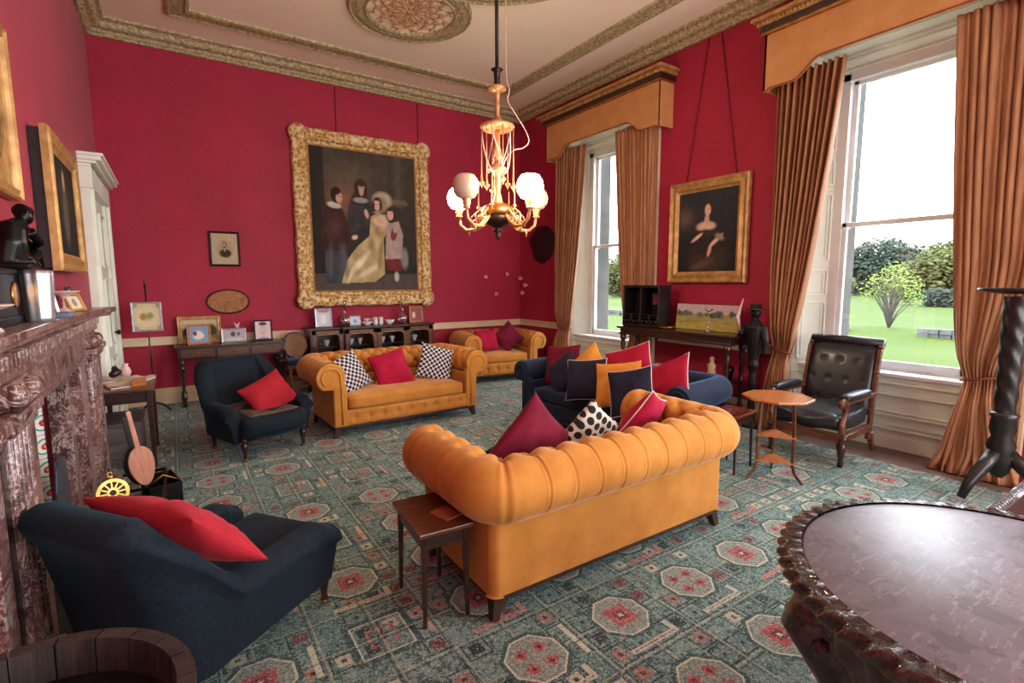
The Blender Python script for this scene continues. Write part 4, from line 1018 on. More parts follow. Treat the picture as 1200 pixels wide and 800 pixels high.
MB().prism([(x*.93, .17+(y-.17)*.93) for x, y in pf], -.030, .030).build('leather', wood_black, bl)
MB().tube([(0, .03, 0), (0, -.04, 0), (0, -.16, 0)], [.03, .018, .008], 10).build('nozzle', iron, bl)
orient(bl, (-.262, 4.34, .175), Vector((.55, -.80, .1)), 0, up=Vector((-.31, .34, .60)))
bl.matrix_world = bl.matrix_world @ Matrix.Diagonal((.84, .84, .84, 1))
bl.rotation_mode = 'QUATERNION'
tv = thing('trivet', 'round pierced brass trivet hanging by the fender', 'trivet', (0, 0, 0))
mb = MB(); NN = 32
for r0, r1 in ((.068, .088), (.018, .032)):
    pr_ = [(r0, -.004), (r1, -.004), (r1, .004), (r0, .004)]
    mb.grid(lambda i, j: (pr_[round(j*4) % 4][0]*cos(2*pi*i), pr_[round(j*4) % 4][0]*sin(2*pi*i), pr_[round(j*4) % 4][1]), NN, 5, cu=True, smooth=False)
for k in range(12): t = 2*pi*k/12; mb.bar((.028*cos(t), .028*sin(t), 0), (.072*cos(t), .072*sin(t), 0), .009, .006)
mb.tube([(0, .09, 0), (0, .105, 0)], .014, 8); mb.build('plate', brass_b, tv); MB().tube([(.012*cos(t/3), .118+.014*sin(t/3), 0) for t in range(19)], .004, 6).build('ring', brass_b, tv)
orient(tv, (-.405, 3.98, .275), Vector((.35, -.9, .25)), 0)
# ------------------------------------------------------------------ things on the mantel
MZ = 1.42
st = MB()
st.tube([(0, -.02, .03), (.0, -.03, .12), (.005, -.01, .18), (.03, .03, .215)], [.055, .06, .055, .03], 12)
st.sphere((.04, .055, .245), .034, 8, (1, 1.1, 1.15)); st.tube([(.03, .03, .27), (.05, .09, .268)], [.036, .028], 10)
for s in (-1, 1):
    st.tube([(.01*s+.03, -.01, .03), (.04+.02*s, .08, .075), (.04+.03*s, .12, .01)], [.036, .03, .018], 8)
    st.tube([(.02+.04*s, .0, .175), (.04+.045*s, .06, .125), (.04+.01*s, .115, .115)], [.024, .02, .015], 8)
st.tube([(.04, .06, .14), (.05, .16, .05)], .01, 6); st.box((.01, .02, .01), (.13, .30, .025)); st.tube([(-.02, -.08, .02), (-.01, -.05, .10), (-.01, -.01, .13)], [.04, .05, .03], 8)
o = st.build('bronze_statuette', bronze); rm = o.modifiers.new('merge', 'REMESH'); rm.mode = 'VOXEL'; rm.voxel_size = .007; rm.use_smooth_shade = True
tag(o, 'dark bronze statuette of a seated figure on the black clock case', 'statuette'); o.location = (-.60, 3.24, MZ+.247)
ck = thing('mantel_clock', 'black marble clock case under the bronze statuette', 'clock', (-.622, 3.08, MZ))
mb = MB(); mb.box((0, 0, .02), (.09, .62, .04)); mb.box((0, 0, .13), (.075, .54, .19)); mb.box((0, 0, .233), (.09, .60, .024)); mb.build('case', iron, ck, bevel=.006)
MB().lathe([(0, 0), (.055, 0), (.058, .006), (.05, .01), (0, .01)], n=24, M=Matrix.Translation((.036, 0, .13)) @ Matrix.Rotation(pi/2, 4, 'Y')).build('dial', brass, ck)
mb = MB(); mb.grid(lambda i, j: ((.050+.004*sin(2*pi*i*8)*(.3+.7*j)+.008*j)*cos(2*pi*i), (.050+.004*sin(2*pi*i*8)*(.3+.7*j)+.008*j)*sin(2*pi*i), .24*j), 96, 12, cu=True)
mb.lathe([(0, .004), (.048, .004)], n=24)
o = mb.build('silver_bucket', silver); so = o.modifiers.new('t', 'SOLIDIFY'); so.thickness = .004; o.location = (-.525, 3.20, MZ); tag(o, 'tall fluted silver bucket on the mantelpiece beside the clock', 'bucket')
pinkst = simple('pale_pink_stone', S(214, 188, 184), S(190, 160, 156), 6, .4)
def tazza(loc, r, h, lb):
    o = MB().lathe([(0, 0), (r*.55, 0), (r*.5, .012), (r*.16, .03), (r*.12, h*.6), (r*.3, h*.78), (r*.9, h*.95), (r, h), (r*.96, h+.004), (r*.4, h-.012), (0, h-.016)], n=28).build('tazza', pinkst); o.location = loc; tag(o, lb, 'dish', 'pale footed dishes on the mantelpiece')
tazza((-.58, 4.25, MZ), .085, .13, 'pale pink footed dish on the mantelpiece near the white door'); tazza((-.58, 2.62, MZ), .08, .10, 'pale pink footed dish at the left edge of the mantelpiece')
photo_n = 0
def photo(loc, w_, h, rz, framem, painter, lb, tilt=-10, fw=.018, name='photo_frame', cat='picture frame', group=None, nx=24, ny=20):
    root = thing(name, lb, cat, loc, 0, group); root.rotation_euler = (radians(tilt), 0, rz)
    fr = frame_mesh(w_, h, fw, .014); fr.v = [(x, y, z+h/2) for x, y, z in fr.v]; fr.build('frame', framem, root)
    paint(w_-1.6*fw, h-1.6*fw, nx, ny, painter, 'photograph', root, (0, -.004, h/2))
    mb = MB(); mb.box((0, .004, h/2), (w_-.01, .006, h-.01)); mb.bar((0, .008, h*.6), (0, .06+h*.1, .004+tan_(tilt)*0), .03, .004); mb.build('back_stand', wood_black, root); return root
def tan_(t): return math.tan(radians(t))
blank = lambda c: (lambda u, v: c)
photo((-.585, 3.86, MZ), .15, .13, pi/2+.5, silver, Brush(blank((.55, .55, .52))).ell(.5, .45, .25, .3, (.2, .2, .2)), 'small silver-framed photograph behind the bucket on the mantelpiece')
photo((-.52, 4.28, MZ), .13, .12, pi/2-.5, gilt_plain, Brush(blank((.6, .52, .42))).ell(.5, .5, .2, .35, (.25, .2, .16)), 'small tilted cream photograph below the footed dish on the mantelpiece', tilt=-22)
photo((-.585, 4.62, MZ), .12, .16, pi/2, wood_black, Brush(blank((.65, .62, .6))).ell(.5, .5, .25, .35, (.2, .18, .18)), 'small dark-framed photograph at the far end of the mantelpiece')
bk_ = MB().box((0, 0, .012), (.11, .15, .024)).build('book', simple('blue_cloth', S(110, 130, 160), None, 10, .8), bevel=.002); bk_.location = (-.53, 3.66, MZ); tag(bk_, 'grey-blue book lying on the mantelpiece beside the bucket', 'book')

# ------------------------------------------------------------------ tables
def rect_table(name, label, cat, loc, rz, W, D, H, topm, legm, th=.022, leg=.035, taper=.6, apron=.07, inset=.02, over=.02):
    root = thing(name, label, cat, loc, rz)
    MB().box((0, 0, H-th/2), (W, D, th)).build('table_top', topm, root, bevel=.005)
    mb = MB(); w2, d2 = W/2-over-leg/2, D/2-over-leg/2
    for s in (-1, 1): mb.box((0, s*d2, H-th-apron/2), (2*w2, .018, apron)); mb.box((s*w2, 0, H-th-apron/2), (.018, 2*d2, apron))
    mb.build('apron', legm, root, bevel=.002)
    for sx in (-1, 1):
        for sy in (-1, 1): MB().bar((sx*w2, sy*d2, H-th), (sx*(w2+inset*.3), sy*(d2+inset*.3), .0), leg, leg, (0, 1, 0), wd2=leg*taper).build('leg', legm, root, bevel=.003)
    return root
G0 = .0125
rect_table('side_table', 'small square mahogany side table with a card on it, beside the foreground sofa', 'table', (.985, 2.20, G0), radians(-4), .27, .42, .47, wood_mid, wood_dark, leg=.028)
cd = MB().box((0, 0, .004), (.10, .13, .008)).build('card', simple('tan_card', S(176, 106, 66), None, 8, .6), bevel=.001); cd.location = (1.03, 2.13, .4838); cd.rotation_euler = (0, 0, .25); tag(cd, 'tan card lying on the side table by the foreground sofa', 'card')
rect_table('side_table', 'small reddish side table between the foreground sofa and the octagonal table', 'table', (3.90, 2.46, G0), radians(8), .36, .26, .50, wood_red, wood_dark, leg=.024)
lt = rect_table('writing_table', 'brown tapered-leg table piled with papers beyond the fireplace', 'table', (-.40, 5.62, G0), 0, .42, .78, .70, wood_mid, wood_dark, leg=.045, apron=.10)
paper = simple('paper', S(222, 210, 198), S(206, 194, 180), 10, .8, bs=0)
for k, (x, y, rz_, sz, z_, lb) in enumerate((
    (-.44, 5.50, .3, (.20, .28, .014), .713, 'open cream booklet lying on the table beyond the fireplace'), (-.33, 5.72, -.4, (.20, .26, .02), .713, 'crumpled white paper at the right of the table beyond the fireplace'),
    (-.50, 5.80, .1, (.22, .30, .03), .713, 'stack of pale magazines at the back of the table beyond the fireplace'))):
    mb = MB(); mb.grid(lambda i, j: ((i-.5)*sz[0], (j-.5)*sz[1], sz[2]+.012*noise.noise(Vector((i*3, j*3, k*5)))+.010*abs(i-.5)), 14, 14); mb.box((0, 0, sz[2]/2-.003), (sz[0]*.96, sz[1]*.96, sz[2]-.006))
    o = mb.build('papers', paper); o.location = (x, y, z_+.0); o.rotation_euler = (0, 0, rz_); tag(o, lb, 'papers')
bxw = MB(); bxw.box((0, 0, .03), (.10, .10, .06)); o = bxw.build('wooden_box', wood_orange, bevel=.004); o.location = (-.30, 5.42, .7135); tag(o, 'small orange wooden box at the near corner of the papers table', 'box')
o = MB().tube([(0, 0, .035), (.03, .05, .05), (.01, .1, .09)], [.03, .04, .02], 10).build('ornament', wood_black); o.location = (-.50, 5.62, .76); tag(o, 'dark ornament sitting on the magazines beyond the fireplace', 'ornament')
cream_o = MB().lathe([(0, 0), (.035, 0), (.045, .04), (.03, .08), (.02, .09), (.028, .11), (0, .115)], n=16).build('shell', pinkst); cream_o.location = (-.42, 5.86, .745); tag(cream_o, 'pale shell-like ornament on the magazines beyond the fireplace', 'ornament')
cheststm = simple('grey_old_wood', S(96, 88, 86), S(66, 60, 60), 4, .7, stretch=(1, 9, 9), bs=.3)
ch = thing('wooden_chest', 'plain grey wooden chest under the papers table', 'chest', (-.46, 5.60, G0))
MB().box((0, 0, .19), (.30, .52, .36)).build('chest_body', cheststm, ch, bevel=.006); MB().box((0, 0, .385), (.33, .55, .03)).build('lid', cheststm, ch, bevel=.004)
# octagonal table
ot = thing('octagonal_table', 'octagonal satinwood tea table with lower shelves beside the leather armchair', 'table', (4.0, 2.14, G0), radians(8))
MB().prism([(.265*cos(pi/8+k*pi/4), .265*sin(pi/8+k*pi/4)) for k in range(8)], .655, .672).build('table_top', wood_orange, ot, bevel=.004)
for k in range(3):
    t = radians(-95+120*k); r_ = .145
    mb = MB(); pts = [(r_*.9*cos(t), r_*.9*sin(t), .655), (r_*cos(t), r_*sin(t), .36), (r_*cos(t), r_*sin(t), .14), (r_*1.15*cos(t), r_*1.15*sin(t), .07), (r_*1.6*cos(t), r_*1.6*sin(t), .0)]
    for i in range(4): mb.bar(pts[i], pts[i+1], .045 if k == 1 else .026, .016, (-sin(t), cos(t), 0))
    mb.build('leg', wood_mid, ot, bevel=.003)
for z_ in (.35, .14): MB().prism([(.17*cos(radians(-95+120*k)), .17*sin(radians(-95+120*k))) for k in range(3)], z_, z_+.012).build('shelf', wood_orange, ot, bevel=.002)
# console table with frames at the back wall
def long_turned_leg(mb, x, y, h, r=.028, n=14):
    P_ = [(0, 0), (r*.8, 0), (r*1.1, .02), (r*.7, .05), (r*1.2, .10), (r*1.25, .14), (r*.6, .17), (r*.75, h*.45), (r*1.15, h*.68), (r*.7, h*.76), (r*1.3, h*.80), (r*1.3, h*.82), (r*.8, h*.85), (r*1.2, h*.88), (r*1.2, h)]
    mb.lathe(P_, (x, y, 0), n)
ct = thing('console_table', 'dark console table with drawers and family frames on the back wall', 'table', (.61, 7.78, G0))
MB().box((0, 0, .775), (1.30, .42, .025)).build('table_top', wood_dark, ct, bevel=.005)
MB().box((0, .02, .69), (1.24, .36, .145)).build('frieze', wood_dark, ct)
for s in (-1, 0, 1):
    dr = MB().box((s*.40, -.165, .69), (.37, .018, .105)).build('drawer', wood_mid, ct, bevel=.004); MB().sphere((s*.40, -.182, .69), .012, 8).build('knob', brass, dr)
for sx in (-1, 1):
    for sy in (-1, 1): mb = MB(); long_turned_leg(mb, sx*.58, sy*.15, .62); mb.build('leg', wood_dark, ct)
CZ = .8005
land = Brush(lambda u, v: lerp((.30, .24, .12), (.55, .45, .30), smooth01(v*1.3))).ell(.2, .35, .2, .3, (.06, .07, .03)).ell(.8, .45, .2, .35, (.05, .06, .03)).ell(.5, .15, .6, .12, (.22, .17, .06))
photo((.26, 7.94, CZ), .50, .36, 0, gilt_plain, land, 'wide gilt-framed landscape leaning on the console table', -6, .05, 'framed_landscape', nx=36, ny=26)
photo((.245, 7.74, CZ), .27, .27, .08, wood_orange, Brush(blank((.22, .32, .48))).ell(.45, .45, .3, .3, (.75, .68, .66)).ell(.3, .55, .12, .15, (.2, .06, .10)).ell(.65, .4, .12, .12, (.8, .7, .7)), 'wooden-framed blue photograph in front of the gilt landscape', -12, .028)
photo((.65, 7.80, CZ), .30, .19, 0, silver, Brush(blank((.46, .42, .48))).ell(.45, .6, .12, .25, (.10, .07, .14)).ell(.7, .6, .08, .2, (.15, .12, .2)).ell(.5, .15, .5, .15, (.6, .55, .55)), 'silver-framed wide group photograph in the middle of the console table', -8, .022)
photo((1.01, 7.80, CZ), .235, .285, 0, wood_black, Brush(blank((.72, .60, .62))).ell(.5, .5, .28, .38, (.66, .50, .50), 0, .2).ell(.5, .86, .30, .12, (.10, .05, .06), 0, .3).ell(.38, .62, .06, .02, (.12, .06, .06)).ell(.62, .62, .06, .02, (.12, .06, .06)).ell(.5, .36, .08, .02, (.4, .2, .2)).ell(.5, .02, .4, .10, (.3, .2, .22)), 'black-framed sketch of a face at the right of the console table', -6, .02)
o = MB(); o.tube([(0, 0, 0), (-.01, 0, .05), (-.035, 0, .09)], [.018, .015, .004], 8); o.tube([(0, 0, 0), (.01, 0, .05), (.03, 0, .09)], [.018, .015, .004], 8); o = o.build('ornament', pinkst); o.location = (.70, 7.90, CZ+.15); 
o.data.transform(Matrix.Translation((0, 0, 0))); o.location.z = CZ
for v_ in o.data.vertices:
    if v_.co.z > -.5: v_.co.z += .17 if v_.co.z > .012 else 0
tag(o, 'slim white horned ornament standing behind the silver-framed photograph', 'ornament')
# cane chair
cc = thing('cane_chair', 'oval cane-backed chair with dark blue seat between console and sideboard', 'chair', (1.42, 7.55, G0), radians(4))
cane = simple('cane', S(150, 106, 62), S(96, 64, 40), 60, .6, bs=.8)
MB().grid(lambda i, j: (.155*j*cos(2*pi*i), .20-.02*j+.03*j*sin(2*pi*i), .70+.165*j*sin(2*pi*i)), 32, 5, cu=True).build('cane_panel', cane, cc)
MB().tube([(.165*cos(t/4), .195+.03*sin(t/4), .70+.175*sin(t/4)) for t in range(25)], .014, 8, True).build('back_frame', wood_dark, cc)
MB().soft((0, 0, .485), (.20, .19, .035), .03, 10, (0, 0, .02)).build('seat', navy_v, cc)
mb = MB(); mb.box((0, 0, .435), (.40, .38, .05)); mb.bar((-.12, .19, .45), (-.10, .195, .56), .025); mb.bar((.12, .19, .45), (.10, .195, .56), .025); mb.build('seat_frame', wood_mid, cc, bevel=.004)
for sx in (-1, 1):
    MB().tube([(sx*.19, .17, .46), (sx*.22, .10, .66), (sx*.20, -.08, .66), (sx*.19, -.12, .46)], .012, 8).build('arm', wood_dark, cc)
    for sy in (-1, 1): mb = MB(); mb.lathe([(0, 0), (.012, 0), (.018, .2), (.022, .38), (.024, .41)], (sx*.17, sy*.16, 0), 10); mb.build('leg', wood_mid, cc)
mb = MB(); mb.bar((-.17, -.16, .16), (.17, -.16, .16), .016); mb.bar((-.17, .16, .2), (.17, .16, .2), .016); mb.build('stretcher', wood_mid, cc)
# glazed sideboard
sb = thing('glazed_sideboard', 'dark breakfront sideboard with glazed doors under the family portrait', 'cabinet', (2.56, 7.82, G0))
SH = .93
mb = MB(); mb.box((0, .02, SH-.015), (1.98, .42, .03)); mb.box((0, -.03, SH-.012), (1.04, .46, .032)); mb.build('top', wood_dark, sb, bevel=.006)
mb = MB(); mb.box((0, .19, .46), (1.90, .02, .88)); mb.box((0, .0, .06), (1.92, .38, .12)); mb.box((0, -.04, .06), (.98, .40, .12))
for x_ in (-.95, -.49, 0, .49, .95): mb.box((x_, .0, .5), (.03, .38, .82))
for z_ in (.38, .64): mb.box((0, .02, z_), (1.88, .32, .015))
mb.build('carcase', wood_dark, sb, bevel=.003)
def glazed_door(x0, x1, y):
    w_ = x1-x0; mb = MB(); z0, z1 = .13, .89; fw = .055; cx = (x0+x1)/2
    mb.box((x0+fw/2, y, (z0+z1)/2), (fw, .025, z1-z0)); mb.box((x1-fw/2, y, (z0+z1)/2), (fw, .025, z1-z0)); mb.box((cx, y, z1-fw/2), (w_, .025, fw)); mb.box((cx, y, z0+fw/2), (w_, .025, fw))
    for s in (-1, 1):
        cxx = cx+s*(w_/2-fw); zz = z1-fw; poly = [(cxx, zz)]+[(cxx-s*.05+s*.05*cos(t), zz-.05+.05*sin(t)) for t in (0, .4, .8, 1.2, pi/2)]
        mb.prism(poly, y-.0125, y+.0125, Matrix(((1, 0, 0, 0), (0, 0, 1, 0), (0, 1, 0, 0), (0, 0, 0, 1))))
    d = mb.build('glazed_door', wood_mid, sb, bevel=.003)
    MB().box((cx, y, (z0+z1)/2), (w_-2*fw, .004, z1-z0-2*fw)).build('pane', glass_m, d)
    mb = MB(); a = x0+fw; b = x1-fw; zt = z1-fw; mb.tube([(a, y-.014, z0+fw), (a, y-.014, zt-.05), (a+.015, y-.014, zt-.015), (a+.05, y-.014, zt), (b-.05, y-.014, zt), (b-.015, y-.014, zt-.015), (b, y-.014, zt-.05), (b, y-.014, z0+fw)], .007, 6); mb.build('beading', brass, d)
glazed_door(-.94, -.50, -.19); glazed_door(-.48, -.005, -.25); glazed_door(.005, .48, -.25); glazed_door(.50, .94, -.19)
china = simple('china', S(226, 222, 224), S(200, 198, 206), 20, .25, bs=0, coat=.5)
for k, (x_, z_, r_) in enumerate(((-.34, .645, .05), (-.20, .645, .04), (-.28, .385, .05), (.16, .645, .045), (.32, .645, .04), (.70, .645, .05), (.24, .385, .05), (-.70, .645, .045), (-.72, .385, .05), (.72, .385, .045))):
    o = MB().lathe([(0, 0), (r_*.5, 0), (r_*.5, .008), (r_*.35, .012), (r_*.9, .05), (r_, .09), (r_*.95, .09), (r_*.8, .05), (0, .02)], n=18).build('china_cup', china); o.location = (2.56+x_, 7.80, z_+G0+.003)
    tag(o, ['wide pale cup, leftmost on the upper shelf behind the second glazed door', 'small pale cup just left of centre on the upper shelf of the sideboard', 'pale cup on the lower shelf behind the second glazed door', 'pale cup, left of two on the upper shelf behind the third glazed door', 'small pale cup, right of two on the upper shelf behind the third glazed door', 'pale cup on the upper shelf behind the rightmost glazed door', 'pale cup on the lower shelf behind the third glazed door', 'pale cup on the upper shelf behind the leftmost glazed door', 'pale cup on the lower shelf behind the leftmost glazed door', 'pale cup on the lower shelf behind the rightmost glazed door'][k], 'cup', 'china inside the glazed sideboard')
SZ = SH+G0+.0045
photo((1.83, 7.78, SZ), .24, .28, .0, silver, Brush(blank((.62, .68, .78))).ell(.5, .4, .25, .35, (.80, .82, .88)).ell(.5, .9, .5, .10, (.5, .2, .25)), 'silver-framed photograph with crest at the left end of the sideboard', -7, .03)
def decanter(loc, lb):
    root = thing('decanter', lb, 'decanter', loc, 0, 'decanters on the sideboard')
    MB().lathe([(0, .0), (.05, 0), (.085, .03), (.092, .09), (.07, .15), (.028, .18), (.022, .27), (.034, .285), (.034, .30), (.016, .30), (.016, .18)], n=24).build('bottle', crystal, root)
    MB().lathe([(0, .29), (.014, .29), (.016, .31), (.034, .34), (.03, .375), (0, .395)], n=16).build('stopper', crystal, root)
decanter((2.14, 7.80, SZ), 'round cut-glass decanter at the left of the sideboard'); decanter((3.06, 7.80, SZ), 'round cut-glass decanter at the right of the sideboard')
photo((2.28, 7.72, SZ), .17, .16, .1, silver, Brush(blank((.60, .70, .82))).ell(.5, .45, .25, .3, (.3, .4, .55)), 'small blue photograph leaning beside the left decanter', -12, .02)
def bowl(loc, r, h, lb, n=1):
    o = MB()
    for k in range(n): o.lathe([(0, k*.022), (r*.45, k*.022), (r*.5, .008+k*.022), (r, h+k*.022), (r*.97, h+k*.022), (r*.45, .014+k*.022), (0, .012+k*.022)], n=24)
    o = o.build('bowl', china); o.location = loc; tag(o, lb, 'bowl', 'china on the sideboard')
bowl((2.46, 7.74, SZ), .085, .06, 'shallow white china bowls left of the mugs on the sideboard'); bowl((2.83, 7.76, SZ), .085, .07, 'wide white china bowl right of the mugs on the sideboard')
bowl((2.46, 7.74, SZ+.063), .06, .04, 'smaller white bowl set on the shallow bowl of the sideboard')
for k, x_ in enumerate((2.60, 2.69)):
    root = thing('mug', ['white mug nearer the left decanter on the sideboard', 'white mug nearer the wide bowl on the sideboard'][k], 'mug', (x_, 7.76, SZ), 0, 'china on the sideboard')
    MB().lathe([(0, 0), (.032, 0), (.034, .01), (.036, .12), (.033, .12), (.031, .012), (0, .01)], n=20).build('cup', china, root); MB().tube([(-.034, 0, .10), (-.06, 0, .09), (-.06, 0, .04), (-.034, 0, .03)], .006, 6).build('handle', china, root)
photo((3.32, 7.84, SZ), .24, .27, .0, gilt_plain, Brush(blank((.32, .10, .10))).ell(.3, .45, .16, .25, (.62, .55, .48)).ell(.75, .5, .15, .35, (.20, .12, .10)), 'gilt-framed picture at the right end of the sideboard', -5, .022)
# pole screen
ps = thing('pole_screen', 'embroidered pole screen with grey corners beside the white door', 'fire screen', (-.28, 7.45, G0))
MB().tube([(0, 0, .02), (0, 0, 1.56)], .010, 8).build('pole', wood_dark, ps); MB().lathe([(0, 1.55), (.016, 1.56), (.01, 1.6), (0, 1.63)], n=12).build('finial', wood_dark, ps)
mb = MB()
for k in range(3): t = 2*pi*k/3+.5; mb.tube([(0, 0, .14), (.10*cos(t), .10*sin(t), .10), (.18*cos(t), .18*sin(t), .01)], [.016, .014, .01], 8)
mb.build('tripod', wood_dark, ps)
sc = frame_mesh(.30, .35, .022, .02); sc.v = [(x, y-.022, z+1.19) for x, y, z in sc.v]; sc.build('screen_frame', silver, ps)
paint(.27, .32, 36, 40, Brush(lambda u, v: (.62, .50, .30)).ell(.5, .5, .46, .44, (.66, .56, .36)).ell(.5, .5, .32, .2, (.34, .28, .08), 0, .9).ell(.35, .5, .12, .14, (.42, .20, .10)).ell(.62, .55, .12, .12, (.30, .28, .10)).ell(.05, .05, .14, .14, (.3, .3, .32)).ell(.95, .05, .14, .14, (.3, .3, .32)).ell(.05, .95, .14, .14, (.3, .3, .32)).ell(.95, .95, .14, .14, (.3, .3, .32)), 'embroidery', ps, (0, -.028, 1.19))
# ------------------------------------------------------------------ dark two-tier buffet at the window wall
bf = thing('buffet_table', 'long dark carved buffet table with lower shelves under the woman portrait', 'table', (5.18, 4.06, G0))
MB().box((0, 0, .985), (.36, 1.74, .032)).build('table_top', wood_dark, bf, bevel=.008)
mb = MB(); mb.box((0, 0, .93), (.32, 1.64, .08)); mb.tube([(-.165, -.83, .905), (-.165, .83, .905)], .012, 8); mb.build('frieze', wood_dark, bf, bevel=.004)
for z_ in (.46, .16): MB().box((0, 0, z_), (.32, 1.62, .028)).build('shelf', wood_dark, bf, bevel=.005)
for sx in (-1, 1):
    for sy in (-1, 1):
        mb = MB(); P_ = [(0, 0), (.03, 0), (.034, .03), (.02, .06), (.032, .10), (.032, .19), (.022, .22), (.018, .25), (.034, .30), (.024, .36), (.03, .42), (.034, .44), (.034, .49), (.020, .52), (.026, .56), (.022, .68), (.036, .76), (.022, .80), (.04, .83), (.04, .90)]
        mb.lathe(P_, (sx*.14, sy*.78, 0), 16); mb.build('leg', wood_dark, bf)
BZ = G0+1.0015
gb = thing('glazed_display_box', 'small dark carved display cabinet standing on the buffet by the far curtain', 'cabinet', (5.21, 4.60, BZ))
mb = MB(); mb.box((0, 0, .02), (.26, .60, .04)); mb.box((0, 0, .53), (.26, .60, .03)); mb.box((.11, 0, .27), (.02, .58, .5)); mb.box((0, 0, .16), (.24, .58, .015))
for y in (-.29, 0, .29): mb.box((0, y, .27), (.24, .02, .5))
mb.build('case', wood_black, gb, bevel=.004)
mb = MB()
for y in (-.29, -.15, 0, .15, .29):
    mb.lathe([(0, .04), (.012, .04), (.008, .08), (.014, .1), (.008, .14), (.012, .16)], (-.125, y, 0), 8)
for z_ in (.09, .13): mb.bar((-.125, -.29, z_), (-.125, .29, z_), .012)
for k in range(8): mb.sphere((-.125, -.26+k*.074, .07), .022, 6, (.5, 1, 1))
mb.build('carved_gallery', wood_black, gb)
MB().box((.05, -.15, .36), (.02, .16, .14)).build('red_panel', simple('dull_red', S(120, 50, 52), None, 8, .6), gb)
lp = thing('framed_landscape', 'long unframed green landscape painting propped on the buffet', 'painting', (5.33, 3.78, BZ), 0); lp.rotation_euler = (radians(-6), 0, -pi/2)
MB().box((0, .008, .16), (.88, .014, .32)).build('board', wood_mid, lp)
def lbg(u, v):
    if v > .62: return lerp((.62, .46, .44), (.52, .42, .44), v)
    return lerp((.48, .40, .10), (.30, .30, .14), v*1.4+.4*noise.noise(Vector((u*9, v*9, 1))))
Bq = Brush(lbg)
rg = random.Random(3)
for k in range(26): Bq.ell(rg.random(), .58+.08*rg.random(), .03+.04*rg.random(), .06+.10*rg.random(), lerp((.05, .07, .04), (.16, .20, .20), rg.random()), 0, .5)
for k in range(10): Bq.ell(rg.random(), .2+.25*rg.random(), .08, .03, lerp((.36, .26, .05), (.10, .14, .04), rg.random()), 0, .8)
paint(.87, .31, 90, 34, Bq, 'canvas', lp, (0, -.001, .16))
ca_ = thing('candlestick', 'slim pale candlestick standing before the landscape painting', 'candlestick', (5.22, 3.66, BZ))
MB().lathe([(0, 0), (.05, 0), (.045, .012), (.018, .03), (.012, .08), (.022, .10), (.010, .13), (.012, .19), (.024, .21), (.018, .225), (0, .225)], n=18).build('stem', crystal, ca_); MB().tube([(0, -.05, .27), (0, 0, .235), (0, .05, .27)], .006, 6).build('branch', bronze, ca_)
o = MB().lathe([(0, 0), (.05, 0), (.055, .006), (.11, .035), (.10, .036), (.04, .014), (0, .012)], n=24).build('dish', brass); o.location = (5.12, 4.18, BZ); tag(o, 'shallow brass dish on the buffet between box and candlestick', 'dish')
fg = MB(); fg.lathe([(0, 0), (.045, 0), (.04, .02), (.05, .05), (.042, .12), (.05, .16), (.03, .185), (.018, .195), (.028, .215), (.028, .24), (.012, .26), (0, .262)], n=16); fg = fg.build('figurine', simple('ivory', S(206, 172, 140), None, 10, .4)); fg.location = (5.12, 3.52, .46+G0+.0145); tag(fg, 'cream figurine on the middle shelf of the buffet', 'figurine')
for k, (y, z_, r_, h_, lb) in enumerate(((4.05, .46, .09, .10, 'dark bowl on the middle shelf behind the pink cushion'), (4.40, .46, .11, .05, 'wide flat dish at the far end of the middle shelf'), (3.36, .46, .06, .16, 'dark pot at the near end of the middle shelf'))):
    o = MB().lathe([(0, 0), (r_*.6, 0), (r_, h_*.7), (r_*.9, h_), (r_*.8, h_), (0, .02)], n=20).build('pot', bronze if k != 1 else pinkst); o.location = (5.20, y, z_+G0+.0145); tag(o, lb, 'pot')
# dark standing figure with a quill beside the buffet
dk = thing('standing_figure', 'black carved standing figure with plumed hat between buffet and near curtain', 'sculpture', (5.20, 3.07, .0))
mb = MB(); mb.lathe([(0, 0), (.09, 0), (.09, .04), (.05, .08), (.035, .3), (.05, .5), (.035, .62), (.06, .7), (.05, .76)], n=16)
mb.tube([(0, 0, .76), (.0, 0, .95), (-.01, .0, 1.12), (0, 0, 1.2)], [.05, .085, .10, .04], 12); mb.sphere((0, .0, 1.27), .055, 8, (1, 1, 1.15))
mb.tube([(0, .10, 1.12), (-.06, .14, 1.0), (-.12, .08, 1.06)], [.04, .032, .025], 8); mb.tube([(0, -.10, 1.12), (-.03, -.14, .98), (-.02, -.12, .84)], [.04, .034, .028], 8)
o = mb.build('figure', iron, dk); rm = o.modifiers.new('m', 'REMESH'); rm.mode = 'VOXEL'; rm.voxel_size = .010; rm.use_smooth_shade = True
MB().lathe([(0, 0), (.11, 0), (.115, .008), (.06, .02), (.055, .06), (0, .065)], (0, 0, 1.30), 20).build('hat', wood_black, dk)
MB().tube([(-.06, .13, 1.06), (-.08, .16, 1.22), (-.05, .12, 1.42)], [.006, .022, .004], 8).build('quill', pinkst, dk)
